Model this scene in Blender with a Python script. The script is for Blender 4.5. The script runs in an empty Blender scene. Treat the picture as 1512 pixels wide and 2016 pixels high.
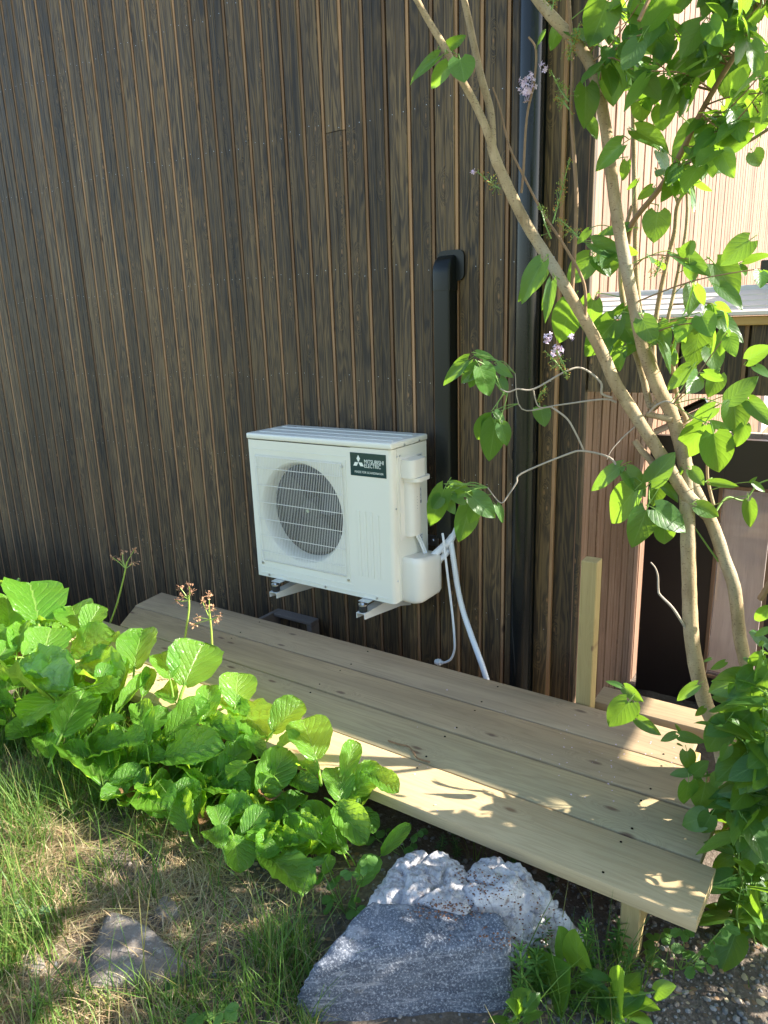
import bpy, bmesh, math, random
import numpy as np
from mathutils import Vector, Matrix, noise
random.seed(7); RNG = np.random.default_rng(7)
C = bpy.context.scene.collection
SC = bpy.context.scene
V = Vector

# ------------------------------------------------------------------ camera
CAM = V((2.3723, -2.7503, 1.1681)); FPX = 1398.5
_yaw, _pit, _rol = 0.59533, 0.25772, -0.03227
FW = V((-math.sin(_yaw)*math.cos(_pit), math.cos(_yaw)*math.cos(_pit), -math.sin(_pit)))
_r0 = V((math.cos(_yaw), math.sin(_yaw), 0)); _u0 = _r0.cross(FW)
RT = math.cos(_rol)*_r0 + math.sin(_rol)*_u0
UP = -math.sin(_rol)*_r0 + math.cos(_rol)*_u0
cd = bpy.data.cameras.new('camera'); cam = bpy.data.objects.new('camera', cd); C.objects.link(cam)
cam.matrix_world = Matrix(((RT.x, UP.x, -FW.x, CAM.x), (RT.y, UP.y, -FW.y, CAM.y), (RT.z, UP.z, -FW.z, CAM.z), (0, 0, 0, 1)))
cd.sensor_fit = 'VERTICAL'; cd.sensor_height = 36; cd.lens = 36*FPX/2016; cd.clip_start = 0.02; cd.clip_end = 2000
SC.camera = cam

# ------------------------------------------------------------------ light
SUN = V((0.753, 0.396, 0.526)).normalized()
SUN_E, SKY_S, EXPO = 5.0, 0.12, 1.88
w = bpy.data.worlds.new('World'); SC.world = w; w.use_nodes = True
nt = w.node_tree; bg = nt.nodes['Background']
sky = nt.nodes.new('ShaderNodeTexSky'); sky.sky_type = 'NISHITA'; sky.sun_disc = False
sky.sun_elevation = math.asin(SUN.z); sky.sun_rotation = math.atan2(SUN.x, SUN.y)
sky.air_density = 1.0; sky.dust_density = 1.0; sky.ozone_density = 1.0
nt.links.new(sky.outputs[0], bg.inputs[0]); bg.inputs[1].default_value = SKY_S
sl = bpy.data.lights.new('sun', 'SUN'); sl.energy = SUN_E; sl.angle = math.radians(0.53); sl.color = (1, .93, .82)
so = bpy.data.objects.new('sun', sl); C.objects.link(so); so.rotation_euler = SUN.to_track_quat('Z', 'Y').to_euler(); so.location = SUN*20
vs = SC.view_settings; vs.view_transform = 'Standard'; vs.look = 'None'; vs.exposure = EXPO; vs.gamma = 1; vs.use_curve_mapping = False
SC.render.engine = 'CYCLES'; SC.cycles.use_denoising = True; SC.cycles.max_bounces = 10
SC.cycles.diffuse_bounces = 5; SC.cycles.transparent_max_bounces = 12; SC.cycles.sample_clamp_indirect = 6

# ------------------------------------------------------------------ geometry of view
def ray(x, y): return FW + RT*((x-756)/FPX) - UP*((y-1008)/FPX)
def P(x, y, Y): d = ray(x, y); return CAM + d*((Y-CAM.y)/d.y)
def PZ(x, y, Z): d = ray(x, y); return CAM + d*((Z-CAM.z)/d.z)
def PX(x, y, X): d = ray(x, y); return CAM + d*((X-CAM.x)/d.x)
def proj(p):
    d = V(p)-CAM; k = d.dot(FW); return 756+FPX*d.dot(RT)/k, 1008-FPX*d.dot(UP)/k
def sst(a, b, x):
    t = min(1, max(0, (x-a)/(b-a))); return t*t*(3-2*t)
def zt(x, y):
    z = -.385 + .16*sst(1.1, -.8, x)
    z += .05*sst(-1.5, -2.1, y)*sst(1.6, .6, x)
    z -= .30*sst(-1.05, -.6, y)*sst(3.5, 2.2, x)*sst(-1.6, -.2, x) + .12*sst(-.9, -.3, y)*sst(3.5, 2.2, x) + .75*sst(-.95, -.45, y)*sst(.2, -.7, x)
    if abs(x-.5) < 6 and abs(y+1.5) < 5:
        z += .022*noise.noise(V((x*3.1, y*3.1, 1))) + .010*noise.noise(V((x*11, y*11, 4)))
    return z
def PT(x, y, h=0.0):
    d = ray(x, y); t = .6
    while t < 12:
        p = CAM+d*t
        if p.z < zt(p.x, p.y)+h: return p
        t += .012
    return CAM+d*3

# ------------------------------------------------------------------ building helpers
class MB:
    def __init__(s): s.v = []; s.f = []; s.m = []; s.uv = None
    def add(s, vs, fs, mi=0):
        k = len(s.v); s.v += [tuple(v) for v in vs]; s.f += [tuple(i+k for i in f) for f in fs]; s.m += [mi]*len(fs); return s
    def box(s, x0, x1, y0, y1, z0, z1, bev=0, mi=0, seg=1):
        bm = bmesh.new(); bmesh.ops.create_cube(bm, size=1)
        for v in bm.verts: v.co = V((x0+(v.co.x+.5)*(x1-x0), y0+(v.co.y+.5)*(y1-y0), z0+(v.co.z+.5)*(z1-z0)))
        if bev: bmesh.ops.bevel(bm, geom=bm.edges[:], offset=bev, segments=seg, affect='EDGES', profile=.5)
        s.bm(bm, mi=mi); return s
    def bm(s, bm, M=None, mi=0):
        bm.verts.index_update(); s.add([(M @ v.co) if M else v.co for v in bm.verts], [[v.index for v in f.verts] for f in bm.faces], mi); bm.free()
    def tube(s, pts, rad, n=8, cap=True, mi=0):
        pts = [V(p) for p in pts]; N = len(pts)
        if not hasattr(rad, '__len__'): rad = [rad]*N
        t0 = (pts[1]-pts[0]).normalized(); a = V((0, 0, 1)) if abs(t0.z) < .9 else V((1, 0, 0)); u = t0.cross(a).normalized(); vs_ = []
        for i, p in enumerate(pts):
            t = (pts[min(i+1, N-1)]-pts[max(i-1, 0)]).normalized(); u = (u-t*u.dot(t)).normalized(); w_ = t.cross(u)
            for k in range(n):
                an = 2*math.pi*k/n; vs_.append(p+(u*math.cos(an)+w_*math.sin(an))*rad[i])
        fs = [(i*n+k, i*n+(k+1) % n, (i+1)*n+(k+1) % n, (i+1)*n+k) for i in range(N-1) for k in range(n)]
        if cap: fs += [tuple(range(n-1, -1, -1)), tuple((N-1)*n+k for k in range(n))]
        return s.add(vs_, fs, mi)
    def prism(s, outline, axis, a, b, mi=0):  # outline 2D, extruded along axis
        def m(p, t):
            return {'x': (t, p[0], p[1]), 'y': (p[0], t, p[1]), 'z': (p[0], p[1], t)}[axis]
        n = len(outline); s.add([m(p, a) for p in outline]+[m(p, b) for p in outline],
              [(i, (i+1) % n, n+(i+1) % n, n+i) for i in range(n)]+[tuple(range(n-1, -1, -1)), tuple(range(n, 2*n))], mi); return s
    def mesh(s, name, mats, smooth=None):
        me = bpy.data.meshes.new(name); me.from_pydata(s.v, [], s.f)
        for m in (mats if isinstance(mats, (list, tuple)) else [mats]): me.materials.append(m)
        if any(s.m): me.polygons.foreach_set('material_index', s.m)
        bm = bmesh.new(); bm.from_mesh(me); bmesh.ops.recalc_face_normals(bm, faces=bm.faces[:]); bm.to_mesh(me); bm.free()
        if smooth == 'all': me.shade_smooth()
        elif smooth: me.shade_smooth(); me.set_sharp_from_angle(angle=math.radians(smooth))
        return me
    def build(s, name, mats, parent=None, smooth=None): return link(name, s.mesh(name, mats, smooth), parent)
def link(name, me, parent=None, M=None):
    o = bpy.data.objects.new(name, me); C.objects.link(o)
    M = M or Matrix()
    if parent:
        o.parent = parent; o.matrix_basis = wmat(parent).inverted() @ M
    else: o.matrix_basis = M
    return o
def wmat(o): return (wmat(o.parent) @ o.matrix_basis) if o.parent else o.matrix_basis.copy()
def thing(name, loc, label, cat, group=None):
    o = bpy.data.objects.new(name, None); C.objects.link(o); o.location = loc; o.matrix_basis = Matrix.Translation(loc)
    o.empty_display_size = .05
    return tag(o, label, cat, group)
def tag(o, label=None, cat=None, group=None, kind=None):
    for k, v in (('label', label), ('category', cat), ('group', group), ('kind', kind)):
        if v: o[k] = v
    return o
def smoothpts(pts, sub=4):
    pts = [V(p) for p in pts]; out = []
    for i in range(len(pts)-1):
        p0, p1, p2, p3 = pts[max(i-1, 0)], pts[i], pts[i+1], pts[min(i+2, len(pts)-1)]
        for k in range(sub):
            t = k/sub; out.append(.5*((2*p1)+(p2-p0)*t+(2*p0-5*p1+4*p2-p3)*t*t+(3*p1-p0-3*p2+p3)*t**3))
    out.append(pts[-1]); return out
def icos(sub=1):
    bm = bmesh.new(); bmesh.ops.create_icosphere(bm, subdivisions=sub, radius=1)
    bm.verts.index_update(); r = [v.co.copy() for v in bm.verts], [[v.index for v in f.verts] for f in bm.faces]; bm.free(); return r

# ------------------------------------------------------------------ materials
class NT:
    def __init__(s, name):
        s.mat = bpy.data.materials.new(name); s.mat.use_nodes = True; s.t = s.mat.node_tree; s.n = s.t.nodes; s.b = s.n['Principled BSDF']; s.out = s.n['Material Output']
    def L(s, a, b): s.t.links.new(a, b)
    def node(s, typ, **kw):
        n = s.n.new(typ)
        for k, v in kw.items(): setattr(n, k, v)
        return n
    def set(s, n, **kw):
        for k, v in kw.items():
            sock = n.inputs[int(k[1:])] if k[0] == '_' and k[1:].isdigit() else n.inputs[k.replace('_', ' ')]
            if hasattr(v, 'is_output') or isinstance(v, bpy.types.NodeSocket): s.L(v, sock)
            else: sock.default_value = v
        return n
    def coord(s, kind='Object', scale=(1, 1, 1), rnd=0):
        tc = s.node('ShaderNodeTexCoord'); o = tc.outputs[kind]
        if rnd:
            oi = s.node('ShaderNodeObjectInfo'); m = s.math('MULTIPLY', oi.outputs['Random'], rnd)
            va = s.node('ShaderNodeVectorMath', operation='ADD'); s.L(o, va.inputs[0]); s.L(m, va.inputs[1]); o = va.outputs[0]
        mp = s.node('ShaderNodeMapping'); s.L(o, mp.inputs[0]); mp.inputs['Scale'].default_value = scale; return mp.outputs[0]
    def noise(s, vec, scale=5, detail=4, rough=.55, dist=0):
        n = s.node('ShaderNodeTexNoise'); s.L(vec, n.inputs['Vector']); s.set(n, Scale=scale, Detail=detail, Roughness=rough, Distortion=dist); return n.outputs['Fac']
    def vor(s, vec, scale=5, feature='F1'):
        n = s.node('ShaderNodeTexVoronoi', feature=feature); s.L(vec, n.inputs['Vector']); n.inputs['Scale'].default_value = scale; return n
    def math(s, op, a, b=0, c=0):
        n = s.node('ShaderNodeMath', operation=op)
        for i, v in enumerate((a, b, c)):
            if isinstance(v, bpy.types.NodeSocket): s.L(v, n.inputs[i])
            else: n.inputs[i].default_value = v
        return n.outputs[0]
    def ramp(s, fac, stops):
        n = s.node('ShaderNodeValToRGB'); s.L(fac, n.inputs[0]); e = n.color_ramp.elements
        while len(e) < len(stops): e.new(.5)
        for el, (p, c) in zip(e, stops): el.position = p; el.color = (c, c, c, 1) if not hasattr(c, '__len__') else (*c, 1)
        return n.outputs[0]
    def mix(s, fac, a, b, mode='MIX'):
        n = s.node('ShaderNodeMix', data_type='RGBA', blend_type=mode)
        for i, v in ((0, fac), (6, a), (7, b)):
            if isinstance(v, bpy.types.NodeSocket): s.L(v, n.inputs[i])
            else: n.inputs[i].default_value = v if i == 0 else (*v, 1)
        return n.outputs[2]
    def bump(s, h, strength=.3, dist=.01):
        n = s.node('ShaderNodeBump'); s.L(h, n.inputs['Height']); s.set(n, Strength=strength, Distance=dist); s.L(n.outputs[0], s.b.inputs['Normal']); return n
    def base(s, col, rough=.6, metal=0, spec=None):
        s.set(s.b, Base_Color=col if isinstance(col, bpy.types.NodeSocket) else (*col, 1), Roughness=rough, Metallic=metal)
        if spec is not None: s.b.inputs['Specular IOR Level'].default_value = spec
        return s.mat
def plain(name, col, rough=.5, metal=0, var=.08, spec=None, scale=8):
    n = NT(name); v = n.noise(n.coord(), scale, 4)
    c = n.mix(v, tuple(x*(1-var) for x in col), tuple(min(1, x*(1+var)) for x in col)); return n.base(c, rough, metal, spec)

def wood(name, axis, dark, mid, light, knotcol, rough=.6, fleck=.5, gscale=1.0, bump=.25, knot=.06, tint=.35, spec=.4, streak=0):
    """grain along axis; object coordinates with a random offset for every board"""
    n = NT(name); ia = 'xyz'.index(axis)
    def sc(l, a): v_ = [a*gscale]*3; v_[ia] = l*gscale; return tuple(v_)
    # sparse knots
    sx_ = n.node('ShaderNodeSeparateXYZ'); n.L(n.coord('Object', (1, 1, 1), 91.7), sx_.inputs[0]); ck = n.node('ShaderNodeCombineXYZ')
    n.L(n.math('MULTIPLY', sx_.outputs[ia], 1.6*gscale), ck.inputs[0]); n.L(n.math('MULTIPLY', sx_.outputs[1 if ia == 0 else 0], 4.2*gscale), ck.inputs[1])
    vk = n.node('ShaderNodeTexVoronoi', voronoi_dimensions='2D'); n.L(ck.outputs[0], vk.inputs['Vector']); vk.inputs['Scale'].default_value = 1.9
    kd = n.math('ADD', vk.outputs['Distance'], n.math('MULTIPLY', n.noise(n.coord('Object', (60,)*3, 91.7), 1, 2), .03))
    sel = n.node('ShaderNodeSeparateColor'); n.L(vk.outputs['Color'], sel.inputs[0])
    on = n.math('GREATER_THAN', sel.outputs[0], .58)
    near = n.math('MULTIPLY', n.ramp(kd, [(0, 1.0), (.34, 0.0)]), on)
    kn = n.math('MULTIPLY', n.ramp(kd, [(knot*.6, 1.0), (knot*1.3, 0.0)]), on)
    # grain bent round the knots
    tc = n.coord('Object', sc(.55, 7), 91.7)
    va = n.node('ShaderNodeVectorMath', operation='ADD'); n.L(tc, va.inputs[0])
    cmb = n.node('ShaderNodeCombineXYZ'); k2 = n.math('MULTIPLY', near, .9)
    for i in range(3):
        if i != ia: n.L(k2, cmb.inputs[i])
    n.L(cmb.outputs[0], va.inputs[1])
    g = n.noise(va.outputs[0], 1.6, 3, .5, .5)
    rings = n.math('SINE', n.math('MULTIPLY', g, 70)); rings = n.math('MULTIPLY_ADD', rings, .5, .5)
    fine = n.noise(n.coord('Object', sc(3, 120), 91.7), 1.2, 3, .6)
    fib = n.noise(n.coord('Object', sc(10, 420), 91.7), 1.2, 2, .6)
    broad = n.noise(n.coord('Object', sc(1.2, 9), 37.1), 1, 3, .6)
    c = n.mix(n.ramp(broad, [(.3, 0), (.7, 1)]), dark, mid)
    c = n.mix(n.math('MULTIPLY', n.ramp(rings, [(.2, 0), (.95, 1)]), n.math('MULTIPLY', n.ramp(fine, [(.3, .2), (.75, 1)]), fleck)), c, light)
    c = n.mix(n.math('MULTIPLY', n.ramp(fib, [(.55, 0), (.8, 1)]), fleck*.6), c, light)
    c = n.mix(n.math('MULTIPLY', n.ramp(fib, [(.2, 1), (.42, 0)]), .55), c, tuple(x*.45 for x in dark))
    if streak:
        st_ = n.noise(n.coord('Object', sc(.5, 75), 53.3), 1, 2, .5); st2 = n.noise(n.coord('Object', sc(1.1, 14), 17.9), 1, 3, .6)
        c = n.mix(n.math('MULTIPLY', n.ramp(st_, [(.60, 0), (.68, 1)]), streak), c, tuple(x*1.0 for x in light))
        c = n.mix(n.math('MULTIPLY', n.ramp(st2, [(.56, 0), (.68, 1)]), .7), c, tuple(x*.75 for x in dark))
    c = n.mix(n.math('MULTIPLY', kn, .85), c, knotcol)
    oi = n.node('ShaderNodeObjectInfo'); tv = n.math('MULTIPLY_ADD', oi.outputs['Random'], tint*2, 1-tint)
    cm = n.node('ShaderNodeCombineXYZ'); [n.L(tv, cm.inputs[i]) for i in range(3)]
    c = n.mix(1.0, c, cm.outputs[0], 'MULTIPLY')
    n.bump(n.math('ADD', n.math('MULTIPLY', fib, .5), n.math('ADD', n.math('MULTIPLY', rings, .25), n.math('MULTIPLY', kn, .5))), bump, .003)
    n.base(c, rough, 0, spec); n.L(n.ramp(fine, [(.2, max(0, rough-.12)), (.8, min(1, rough+.12))]), n.b.inputs['Roughness']); return n.mat

M = {}
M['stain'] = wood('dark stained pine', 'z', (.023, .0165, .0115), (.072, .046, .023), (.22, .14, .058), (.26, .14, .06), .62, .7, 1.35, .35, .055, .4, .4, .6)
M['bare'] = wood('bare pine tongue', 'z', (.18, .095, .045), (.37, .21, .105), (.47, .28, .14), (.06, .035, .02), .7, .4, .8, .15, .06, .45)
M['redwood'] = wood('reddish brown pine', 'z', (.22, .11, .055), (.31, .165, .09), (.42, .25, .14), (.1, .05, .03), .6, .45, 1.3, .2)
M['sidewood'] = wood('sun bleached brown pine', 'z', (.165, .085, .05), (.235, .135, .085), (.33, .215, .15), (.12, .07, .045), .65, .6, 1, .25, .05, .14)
M['palewood'] = wood('pale weathered pine', 'z', (.52, .43, .39), (.66, .57, .53), (.76, .68, .63), (.3, .2, .15), .7, .4, .8, .15, .04, .12)
M['palejoint'] = plain('brown board joint', (.16, .09, .055), .8)
M['deck'] = [wood('pressure treated pine %d' % i, 'x', d, m_, l, k, .62, f, 1, .3, .075, .05) for i, (d, m_, l, k, f) in enumerate([
    ((.43, .32, .17), (.53, .41, .235), (.36, .25, .125), (.2, .11, .055), .5),  # front plank: yellower, lighter tint with its sunlight put into the colour
    ((.34, .28, .16), (.455, .37, .20), (.25, .19, .10), (.13, .07, .04), .6),
    ((.30, .22, .125), (.43, .32, .18), (.23, .165, .09), (.11, .06, .04), .65),
    ((.32, .23, .14), (.42, .31, .185), (.24, .17, .10), (.1, .06, .04), .65)])]
M['post'] = wood('yellow treated pine', 'z', (.34, .25, .10), (.44, .33, .15), (.28, .19, .075), (.15, .08, .04), .65, .4, 1, .2, .05, .05)
M['yellowbatten'] = wood('yellow trim pine', 'x', (.42, .26, .09), (.55, .36, .14), (.35, .2, .07), (.1, .05, .02), .65, .4, 1, .2, .04, .05)
M['white'] = plain('warm white enamel', (.76, .74, .645), .32, 0, .02)
M['whitecover'] = plain('cream plastic', (.78, .745, .66), .42, 0, .02)
M['whitewire'] = plain('white coated wire', (.82, .81, .76), .35, 0, .02)
M['whitepipe'] = plain('white plastic pipe', (.78, .79, .80), .45, 0, .04)
M['fan'] = plain('grey fan plastic', (.02, .021, .023), .45)
M['coil'] = plain('dark heat exchanger', (.008, .008, .009), .7)
M['badge'] = plain('dark green badge', (.008, .045, .045), .12, 0, .05)
M['print'] = plain('white print', (.78, .82, .74), .4, 0, .02)
M['ink'] = plain('grey label print', (.09, .10, .12), .6)
M['labelwhite'] = plain('white label', (.6, .62, .62), .5)
M['zinc'] = plain('zinc plated steel', (.62, .64, .66), .28, 1, .1)
M['galv'] = plain('white powder coated bracket', (.66, .65, .60), .4, 0, .05)
M['rubber'] = plain('black rubber', (.015, .015, .016), .7)
M['blackplastic'] = plain('black trunking plastic', (.009, .0105, .0095), .32, 0, .1, .3)
M['blacksteel'] = plain('black painted steel', (.009, .010, .010), .2, 0, .1, .35)
M['doorpaint'] = plain('dark brown door paint', (.020, .013, .012), .3, 0, .1)
M['flash'] = plain('pale painted sill', (.66, .57, .52), .5, 0, .05)
M['plaster'] = plain('pale rough render', (.55, .54, .56), .9, 0, .25, scale=40)
M['glass'] = (lambda n: n.base((.55, .6, .6), .03, 0, .8))(NT('window glass'))
NTg = NT('clear pane'); NTg.set(NTg.b, Base_Color=(1, 1, 1, 1), Roughness=.02, IOR=1.45); NTg.b.inputs['Transmission Weight'].default_value = 1; M['pane'] = NTg.mat
M['nail'] = plain('galvanised nail', (.75, .76, .78), .35, .6)
M['darksoil'] = plain('dark underside', (.05, .04, .035), .9)

def leafmat(name, cols, back, trans, tstr=.5, vein=(.35, .5, .15), veinamt=.5, nside=7, rough=.34, slope=.9, pet=(.25, .4, .1), spec=.45, bump=.35, coat=0, bdist=.004):
    n = NT(name); uv = n.node('ShaderNodeTexCoord'); sp = n.node('ShaderNodeSeparateXYZ'); n.L(uv.outputs['UV'], sp.inputs[0])
    u, v = sp.outputs[0], sp.outputs[1]; au = n.math('ABSOLUTE', u)
    mid = n.ramp(au, [(.012, 1), (.05, 0)])
    ph = n.math('SUBTRACT', v, n.math('MULTIPLY', n.math('POWER', au, .85), slope*.5))
    sv = n.math('ABSOLUTE', n.math('SINE', n.math('MULTIPLY', ph, nside*math.pi)))
    side = n.math('MULTIPLY', n.ramp(sv, [(.0, 1), (.30, 0)]), n.ramp(au, [(.0, 1), (.85, .25)]))
    fine = n.vor(n.coord('Object', (26, 26, 26), 5), 1, 'DISTANCE_TO_EDGE').outputs['Distance']
    oi = n.node('ShaderNodeObjectInfo'); rv = n.math('FRACT', n.math('ADD', n.math('MULTIPLY', n.noise(n.coord('Object', (1, 1, 1), 7), 2.5, 2), .5), oi.outputs['Random']))
    c = n.ramp(rv, [(i/(len(cols)-1), x) for i, x in enumerate(cols)])
    vm = n.math('MAXIMUM', mid, n.math('MULTIPLY', side, .55))
    c = n.mix(n.math('MULTIPLY', vm, veinamt), c, vein)
    c = n.mix(n.math('LESS_THAN', v, 0.0), c, pet)
    geo = n.node('ShaderNodeNewGeometry'); c2 = n.mix(geo.outputs['Backfacing'], c, back)
    n.base(c2, rough, 0, spec)
    if coat: n.b.inputs['Coat Weight'].default_value = coat; n.b.inputs['Coat Roughness'].default_value = .3
    bn = n.bump(n.math('SUBTRACT', n.math('MULTIPLY', n.ramp(fine, [(0, 0), (.12, 1)]), .25), n.math('MAXIMUM', mid, n.math('MULTIPLY', n.ramp(sv, [(0, 1), (.7, 0)]), .9))), bump, bdist)
    tr = n.node('ShaderNodeBsdfTranslucent'); tcx = n.mix(n.math('MULTIPLY', vm, .35), trans, tuple(x*.5 for x in trans)); n.L(tcx, tr.inputs[0]); n.L(bn.outputs[0], tr.inputs['Normal'])
    ms = n.node('ShaderNodeMixShader'); ms.inputs[0].default_value = tstr; n.L(n.b.outputs[0], ms.inputs[1]); n.L(tr.outputs[0], ms.inputs[2]); n.L(ms.outputs[0], n.out.inputs[0]); return n.mat
M['lilac'] = leafmat('lilac leaf', [(.035, .10, .022), (.045, .125, .024), (.06, .15, .03)], (.075, .15, .05), (.32, .56, .035), .40, (.20, .33, .10), .6, 6, .36, bump=.14)
M['berg'] = leafmat('bergenia leaf', [(.06, .17, .022), (.085, .22, .025), (.11, .25, .03)], (.11, .20, .05), (.56, .90, .06), .48, (.30, .44, .12), .55, 6, .30, 1.1, (.30, .42, .10), bump=.6, bdist=.0035)
M['deadleaf'] = leafmat('withered bergenia leaf', [(.30, .17, .05), (.22, .11, .05), (.36, .27, .07)], (.24, .15, .07), (.5, .28, .06), .3, (.4, .28, .12), .6, 6, .7, 1.1, (.3, .2, .08), bump=.8)
M['weed'] = leafmat('weed leaf', [(.07, .17, .03), (.10, .23, .035)], (.1, .2, .05), (.2, .42, .04), .35, (.2, .32, .08), .4, 5, .5)
M['paleweed'] = leafmat('grey green weed leaf', [(.07, .14, .06), (.10, .19, .08)], (.1, .17, .08), (.13, .26, .06), .3, (.2, .3, .15), .3, 5, .6)

def tintmat(name, rough=.6, trans=.3, spec=.3):
    n = NT(name); a = n.node('ShaderNodeVertexColor'); a.layer_name = 'tint'; n.base(a.outputs[0], rough, 0, spec)
    if trans:
        tr = n.node('ShaderNodeBsdfTranslucent'); n.L(n.mix(1.0, a.outputs[0], (1.7, 1.7, .7), 'MULTIPLY'), tr.inputs[0])
        ms = n.node('ShaderNodeMixShader'); ms.inputs[0].default_value = trans; n.L(n.b.outputs[0], ms.inputs[1]); n.L(tr.outputs[0], ms.inputs[2]); n.L(ms.outputs[0], n.out.inputs[0])
    return n.mat
M['grass'] = tintmat('grass blades', .5, .35); M['straw'] = tintmat('dry straw', .7, .15); M['grit'] = tintmat('pebbles', .85, 0)

n = NT('lilac bark'); co = n.coord('Object', (1, 1, .35)); a_ = n.noise(co, 30, 5, .65); b_ = n.noise(n.coord('Object', (1, 1, 2.2)), 130, 3, .6); l_ = n.noise(co, 7, 3)
c = n.mix(n.ramp(a_, [(.3, 0), (.7, 1)]), (.24, .165, .09), (.46, .345, .205)); c = n.mix(n.ramp(l_, [(.5, 0), (.7, .7)]), c, (.38, .36, .29)); c = n.mix(n.ramp(b_, [(.58, 0), (.68, .8)]), c, (.13, .08, .045))
n.bump(n.math('ADD', a_, n.math('MULTIPLY', b_, .6)), .5, .004); M['bark'] = n.base(c, .8, 0, .25)
M['twig'] = plain('brown twig', (.25, .155, .085), .7, 0, .35, .3, 60)
M['deadtwig'] = plain('pale dead twig', (.37, .31, .25), .8, 0, .3, .3, 60)
M['stalk'] = plain('green stalk', (.28, .38, .07), .5, 0, .15)
M['greenstem'] = plain('fresh green stem', (.16, .27, .05), .5, 0, .2)
M['dryflower'] = plain('dry brown flower', (.24, .13, .08), .8, 0, .4, .2, 60)
M['dryflower2'] = plain('dry pinkish flower', (.42, .24, .14), .8, 0, .35, .2, 60)
M['spent'] = plain('spent orange flower', (.42, .20, .05), .7, 0, .5, .2, 90)
M['bud'] = plain('green yellow bud', (.24, .30, .06), .6, 0, .35, .2, 90)
M['petal'] = plain('pale lilac petal', (.66, .52, .66), .6, 0, .15, .2, 90)

# ground
n = NT('soil'); co = n.coord('Object'); a_ = n.noise(co, 6, 6, .65); b_ = n.noise(co, 60, 5, .7); d_ = n.vor(co, 85).outputs['Distance']; g_ = n.noise(co, 1.3, 3)
c = n.mix(n.ramp(a_, [(.35, 0), (.65, 1)]), (.085, .068, .055), (.17, .135, .105)); c = n.mix(n.ramp(b_, [(.5, 0), (.75, .8)]), c, (.27, .23, .19)); c = n.mix(n.ramp(d_, [(.08, .5), (.3, 0)]), c, (.05, .04, .035))
c = n.mix(n.ramp(g_, [(.52, 0), (.62, .5)]), c, (.22, .17, .10))
rad = n.node('ShaderNodeVectorMath', operation='LENGTH'); n.L(n.coord('Object'), rad.inputs[0])
c = n.mix(n.ramp(n.math('MULTIPLY', rad.outputs['Value'], .1), [(.32, 0), (.45, 1)]), c, n.mix(n.noise(co, 3, 5), (.16, .19, .07), (.27, .25, .14)))
n.bump(n.math('ADD', n.math('MULTIPLY', b_, .6), n.math('MULTIPLY', a_, .8)), .8, .02); M['soil'] = n.base(c, .95, 0, .15)

n = NT('grey gneiss'); co = n.coord('Object', (1, 1, 1)); st = n.coord('Object', (2, 2.5, 9)); a_ = n.noise(st, 5, 5, .65, .8); b_ = n.noise(co, 190, 4, .75); d_ = n.noise(co, 12, 5, .6); e_ = n.noise(n.coord('Object', (3, 3, 16)), 4, 3, .5, 1.2)
c = n.mix(n.ramp(a_, [(.3, 0), (.7, 1)]), (.05, .06, .085), (.145, .165, .205)); c = n.mix(n.ramp(b_, [(.52, 0), (.64, .75)]), c, (.46, .48, .52)); c = n.mix(n.ramp(b_, [(.32, .8), (.45, 0)]), c, (.035, .04, .05))
c = n.mix(n.ramp(e_, [(.58, 0), (.68, .45)]), c, (.42, .43, .46)); c = n.mix(n.ramp(d_, [(.62, 0), (.75, .5)]), c, (.24, .2, .15))
n.bump(n.math('ADD', n.math('MULTIPLY', b_, .4), d_), .6, .012); M['gneiss'] = n.base(c, .75, 0, .35)
n = NT('white lichen stone'); co = n.coord('Object'); a_ = n.noise(co, 9, 6, .65); b_ = n.noise(co, 70, 5, .7); d_ = n.vor(co, 42).outputs['Distance']; e_ = n.noise(co, 22, 4, .6, 1)
c = n.mix(n.ramp(a_, [(.3, 0), (.65, 1)]), (.33, .32, .33), (.60, .58, .58)); c = n.mix(n.ramp(b_, [(.6, 0), (.72, .85)]), c, (.17, .14, .14)); c = n.mix(n.ramp(e_, [(.6, 0), (.68, .75)]), c, (.2, .13, .1)); c = n.mix(n.ramp(d_, [(.08, .7), (.2, 0)]), c, (.22, .19, .19)); r_ = n.noise(co, 13, 5, .6, .6); rl = n.ramp(n.math('ABSOLUTE', n.math('SUBTRACT', r_, .5)), [(.006, 1), (.03, 0)]); c = n.mix(n.math('MULTIPLY', rl, .4), c, (.10, .08, .075))
n.bump(n.math('ADD', n.math('MULTIPLY', b_, -.5), n.math('ADD', a_, n.math('MULTIPLY', e_, -1.0))), .9, .012); M['whitestone'] = n.base(c, .9, 0, .15)
n = NT('brown field stone'); co = n.coord('Object'); a_ = n.noise(co, 10, 6, .65); b_ = n.noise(co, 90, 4, .7)
c = n.mix(n.ramp(a_, [(.3, 0), (.7, 1)]), (.13, .11, .095), (.27, .235, .20)); c = n.mix(n.ramp(b_, [(.55, 0), (.7, .6)]), c, (.42, .4, .37)); c = n.mix(n.ramp(b_, [(.3, .6), (.42, 0)]), c, (.07, .06, .06)); n.bump(n.math('ADD', a_, b_), .6, .01); M['fieldstone'] = n.base(c, .85, 0, .2)

# ================================================================== SETTING: ground
def axis_pts(c, near, step, far, grow=1.22):
    a = list(np.arange(-near, near+1e-6, step)); x, s_ = near, step
    while x < far: s_ *= grow; x += s_; a.append(x); a.insert(0, -x)
    return [c+v for v in a]
xs = axis_pts(.75, 2.1, .03, 700); ys = axis_pts(-1.5, 1.2, .03, 700)
gv = [(x, y, zt(x, y)) for y in ys for x in xs]; nx = len(xs)
gf = [(j*nx+i, j*nx+i+1, (j+1)*nx+i+1, (j+1)*nx+i) for j in range(len(ys)-1) for i in range(nx-1)]
tag(MB().add(gv, gf).build('ground', M['soil'], smooth='all'), kind='structure')

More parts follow.
